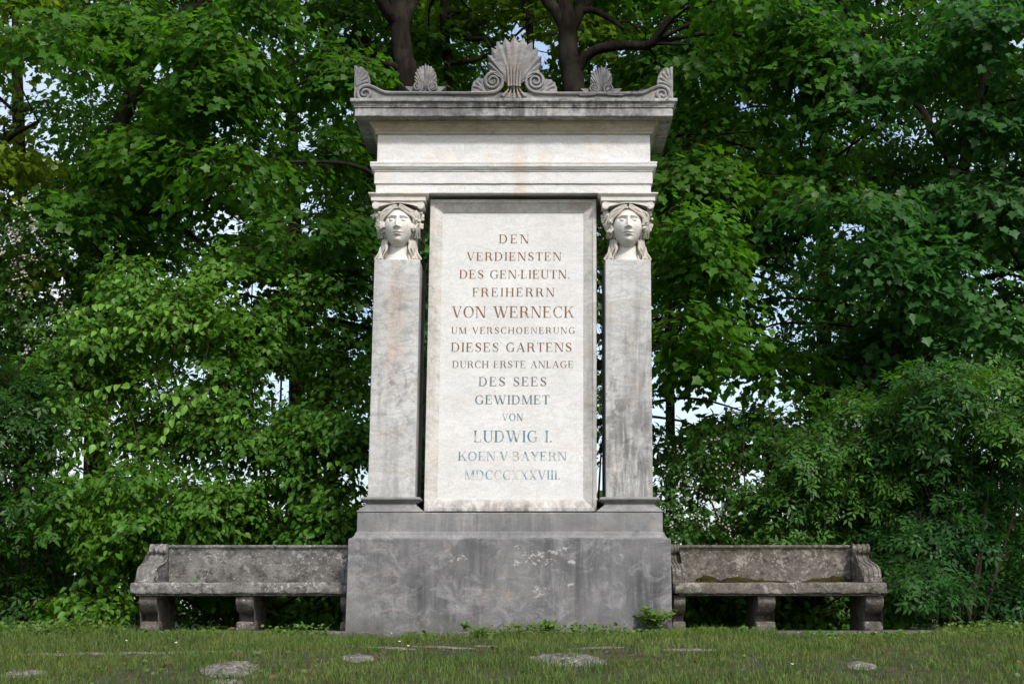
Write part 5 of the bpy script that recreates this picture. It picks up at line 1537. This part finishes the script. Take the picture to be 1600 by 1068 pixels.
# ------------------------------------------------------------------ single weeds, daisies, fallen leaves
def weed(px, py, h, spread, nst, leaf, size, label, seed, mat='weed', stiff=1.0, name='weed', nl=7, Y=None):
    g = np.random.default_rng(seed)
    b = ground_at(px, py) if Y is None else at(px, py, Y)
    if Y is not None: b.z = max(ground_z(b.x, b.y), 0.0 if Y > -0.13 else -9)
    root = empty(name, b, label, 'weed', 'weeds around the memorial')
    bm = bmesh.new()
    P, D, N, S = [], [], [], []
    nst, size = int(nst * 1.7), size * 1.2
    for k in range(nst):
        a = g.uniform(0, 2 * math.pi); s = spread * g.uniform(.3, 1)
        tip = b + Vector((math.cos(a) * s, math.sin(a) * s * .6 - .02, h * g.uniform(.6, 1)))
        pts = smooth_path([b + Vector((math.cos(a) * .02, math.sin(a) * .02, -0.01)), b.lerp(tip, .5) + Vector((0, 0, .12 * h * stiff)), tip], 4)
        tube(bm, pts, [.0028 * (1 - .6 * i / len(pts)) for i in range(len(pts))], 4)
        for j in range(nl):
            u = (0.35 + 0.65 * (j + .5) / nl) * (len(pts) - 1); i = int(u)
            p = pts[i].lerp(pts[min(i + 1, len(pts) - 1)], u - i)
            an = g.uniform(0, 2 * math.pi)
            P.append(tuple(p)); D.append((math.cos(an), math.sin(an) - .2, g.uniform(-.3, .4))); N.append((g.normal(0, .3), -.5 + g.normal(0, .3), 1)); S.append(size * g.uniform(.6, 1.15))
    finish('stem', bm, M['weed'], root, True)
    build_leaves('leaves', [(leaf, np.array(P), np.array(D), np.array(N), np.array(S), g.uniform(.3, 1, len(P)))], M[mat], root)
weed(1026, 990, .27, .21, 7, 'maple_lo', .065, 'bushy yellow-green weed with lobed leaves at the right corner of the memorial base', 1, nl=7, Y=-0.16)
weed(1012, 962, .20, .20, 4, 'maple_lo', .05, 'thin trailing weed reaching up the base, beside the bushy yellow-green weed', 2, nl=5, Y=-0.1)
weed(545, 990, .17, .18, 13, 'elder', .075, 'leafy weed clump at the left corner of the memorial base', 3, nl=7)
weed(515, 985, .26, .10, 3, 'ovate', .04, 'lanky yellow-stemmed weed in front of the left bench, near the base', 4, nl=4)
weed(856, 983, .10, .09, 8, 'maple_lo', .05, 'small bright weed tuft against the middle of the base', 5, nl=6, Y=-0.08)
weed(752, 996, .10, .10, 5, 'elder', .10, 'fern-like weed with feathery fronds before the middle of the base', 6, nl=4)
weed(727, 985, .09, .05, 4, 'ovate', .035, 'tiny upright weed sprig just left of the fern-like one', 7, nl=5, Y=-0.09)
weed(620, 994, .09, .14, 10, 'round', .035, 'spreading round-leaved weed under the left half of the base', 8, nl=7)
weed(930, 990, .07, .12, 8, 'round', .035, 'low round-leaved weed between the bright tuft and the right corner', 9, nl=6)
weed(1250, 988, .13, .10, 6, 'ovate', .055, 'small weed standing in front of the right bench, left of its end leg', 10, nl=5)
weed(330, 992, .11, .16, 9, 'round', .032, 'low weed patch in front of the left bench, beside its end leg', 11, nl=6)
weed(85, 985, .34, .18, 8, 'ovate', .05, 'tall loose weed at the left end of the lawn, before the shrubs', 12, nl=6)
weed(170, 980, .22, .25, 12, 'ovate', .045, 'broad feathery weed just left of the left bench', 13, nl=7)
weed(1100, 990, .09, .14, 8, 'maple_lo', .04, 'low weed under the inner end of the right bench', 14, nl=6)
weed(1440, 985, .22, .2, 10, 'ovate', .05, 'dark weed just right of the end of the right bench', 15, mat='elder_leaf', nl=6)

# tall bare grass stems, each with a seed head
STALK = [(98, 1000, .66, .10, 'tallest bare grass stem, leaning right at the left end of the lawn'), (18, 985, .40, .05, 'grass stem with a pale seed head at the left edge'), (305, 988, .20, -.03, 'thin stem before the end leg of the left bench'),
         (264, 985, .20, .02, 'short stem beside the end leg of the left bench'), (440, 985, .25, .02, 'thin pale stem under the middle of the left bench'), (484, 985, .26, .02, 'thin pale stem under the left bench, nearer the base'), (610, 985, .17, .03, 'short stem against the left part of the base')]
for i, (px, py, h, ln, lab) in enumerate(STALK):
    b = ground_at(px, py)
    bm = bmesh.new()
    pts = smooth_path([Vector((0, 0, -.01)), Vector((ln * .3, 0, h * .5)), Vector((ln, 0, h))], 6)
    tube(bm, pts, [.0022 if k < 9 else .0016 for k in range(len(pts))], 4)
    tube(bm, [pts[-1] - Vector((0, 0, .02)), pts[-1] + Vector((ln * .05, 0, .015)), pts[-1] + Vector((ln * .12, 0, .05))], [.002, .005, .001], 5)
    o = finish('grass_stem', bm, M['grass'], None, True)
    o.location = b
    tag(o, lab, 'grass stem', 'tall bare grass stems')

def petal_mat():
    n = NT('daisy'); return n.done((0.75, 0.75, 0.72), .6)
M['daisy'] = petal_mat()
yel = NT('daisy_centre'); M['daisy_eye'] = yel.done((0.55, 0.35, 0.03), .7)
DA = [(275, 1013, 'daisy in the grass below the left bench'), (624, 1011, 'daisy in the grass under the left part of the base'), (638, 1018, 'daisy just right of the one under the base'), (197, 1010, 'daisy left of the left bench'),
      (1238, 1048, 'daisy in the lawn below the right bench'),]
for i, (px, py, lab) in enumerate(DA):
    b = ground_at(px, py)
    r = empty('daisy', b, 'tiny white ' + lab, 'flower', 'daisies in the grass')
    bm = bmesh.new()
    c = Vector((0, -.004, .05))
    for k in range(11):
        a = 2 * math.pi * k / 11
        t = Vector((math.cos(a), math.sin(a) * .8, math.sin(a) * .5)); s = Vector((-math.sin(a), math.cos(a) * .8, math.cos(a) * .5)) * .0024
        vs = [bm.verts.new(b + c + q) for q in (t * .003 - s * .5, t * .003 + s * .5, t * .007 + s, t * .0095, t * .007 - s)]
        bm.faces.new(vs)
    finish('petals', bm, M['daisy'], r)
    bm = bmesh.new()
    bmesh.ops.create_uvsphere(bm, u_segments=8, v_segments=6, radius=.0042, matrix=Matrix.Translation(b + c + Vector((0, -.001, .001))))
    finish('flower_eye', bm, M['daisy_eye'], r, True)
    bm = bmesh.new()
    tube(bm, [b - Vector((0, 0, .01)), b + Vector((0, 0, .025)), b + c], .0012, 4)
    finish('stalk', bm, M['grass'], r, True)
FL = [(363, 1030, 'curled brown fallen leaf just above the pale flat stone'), (255, 1042, 'brown fallen leaf left of the pale flat stone'), (357, 984, 'pale brown fallen leaf on the slab, beside the middle leg of the left bench'), (300, 909, 'yellowish fallen leaf lying on the seat of the left bench'), (420, 1064, 'brown fallen leaf at the bottom edge, right of the pale flat stone'), (1590, 1040, 'brown fallen leaf at the right edge of the lawn')]
for i, (px, py, lab) in enumerate(FL):
    b = at(px, py, .35) if i == 3 else at(px, py, -.05) if i == 2 else ground_at(px, py)
    if i == 3: b.z = zs1 + .004
    if i == 2: b.z = .006
    V, l, t, r = leaf_arrays('ovate', np.array([[0, 0, .022 if i not in (2, 3) else .012]]), np.array([[.9, -.3 + .2 * i, .25]]), np.array([[0.1, -.5, 1]]), np.array([.075]), np.array([.3 + .1 * i]))
    me = mesh_np('fallen_leaf', V, l, np.concatenate([[0], np.cumsum(t)[:-1]]), {'rnd': r})
    o = link('fallen_leaf', me, M['weed'] if i == 3 else M['dead_leaf'])
    o.location = b
    tag(o, lab, 'leaf', 'fallen leaves')
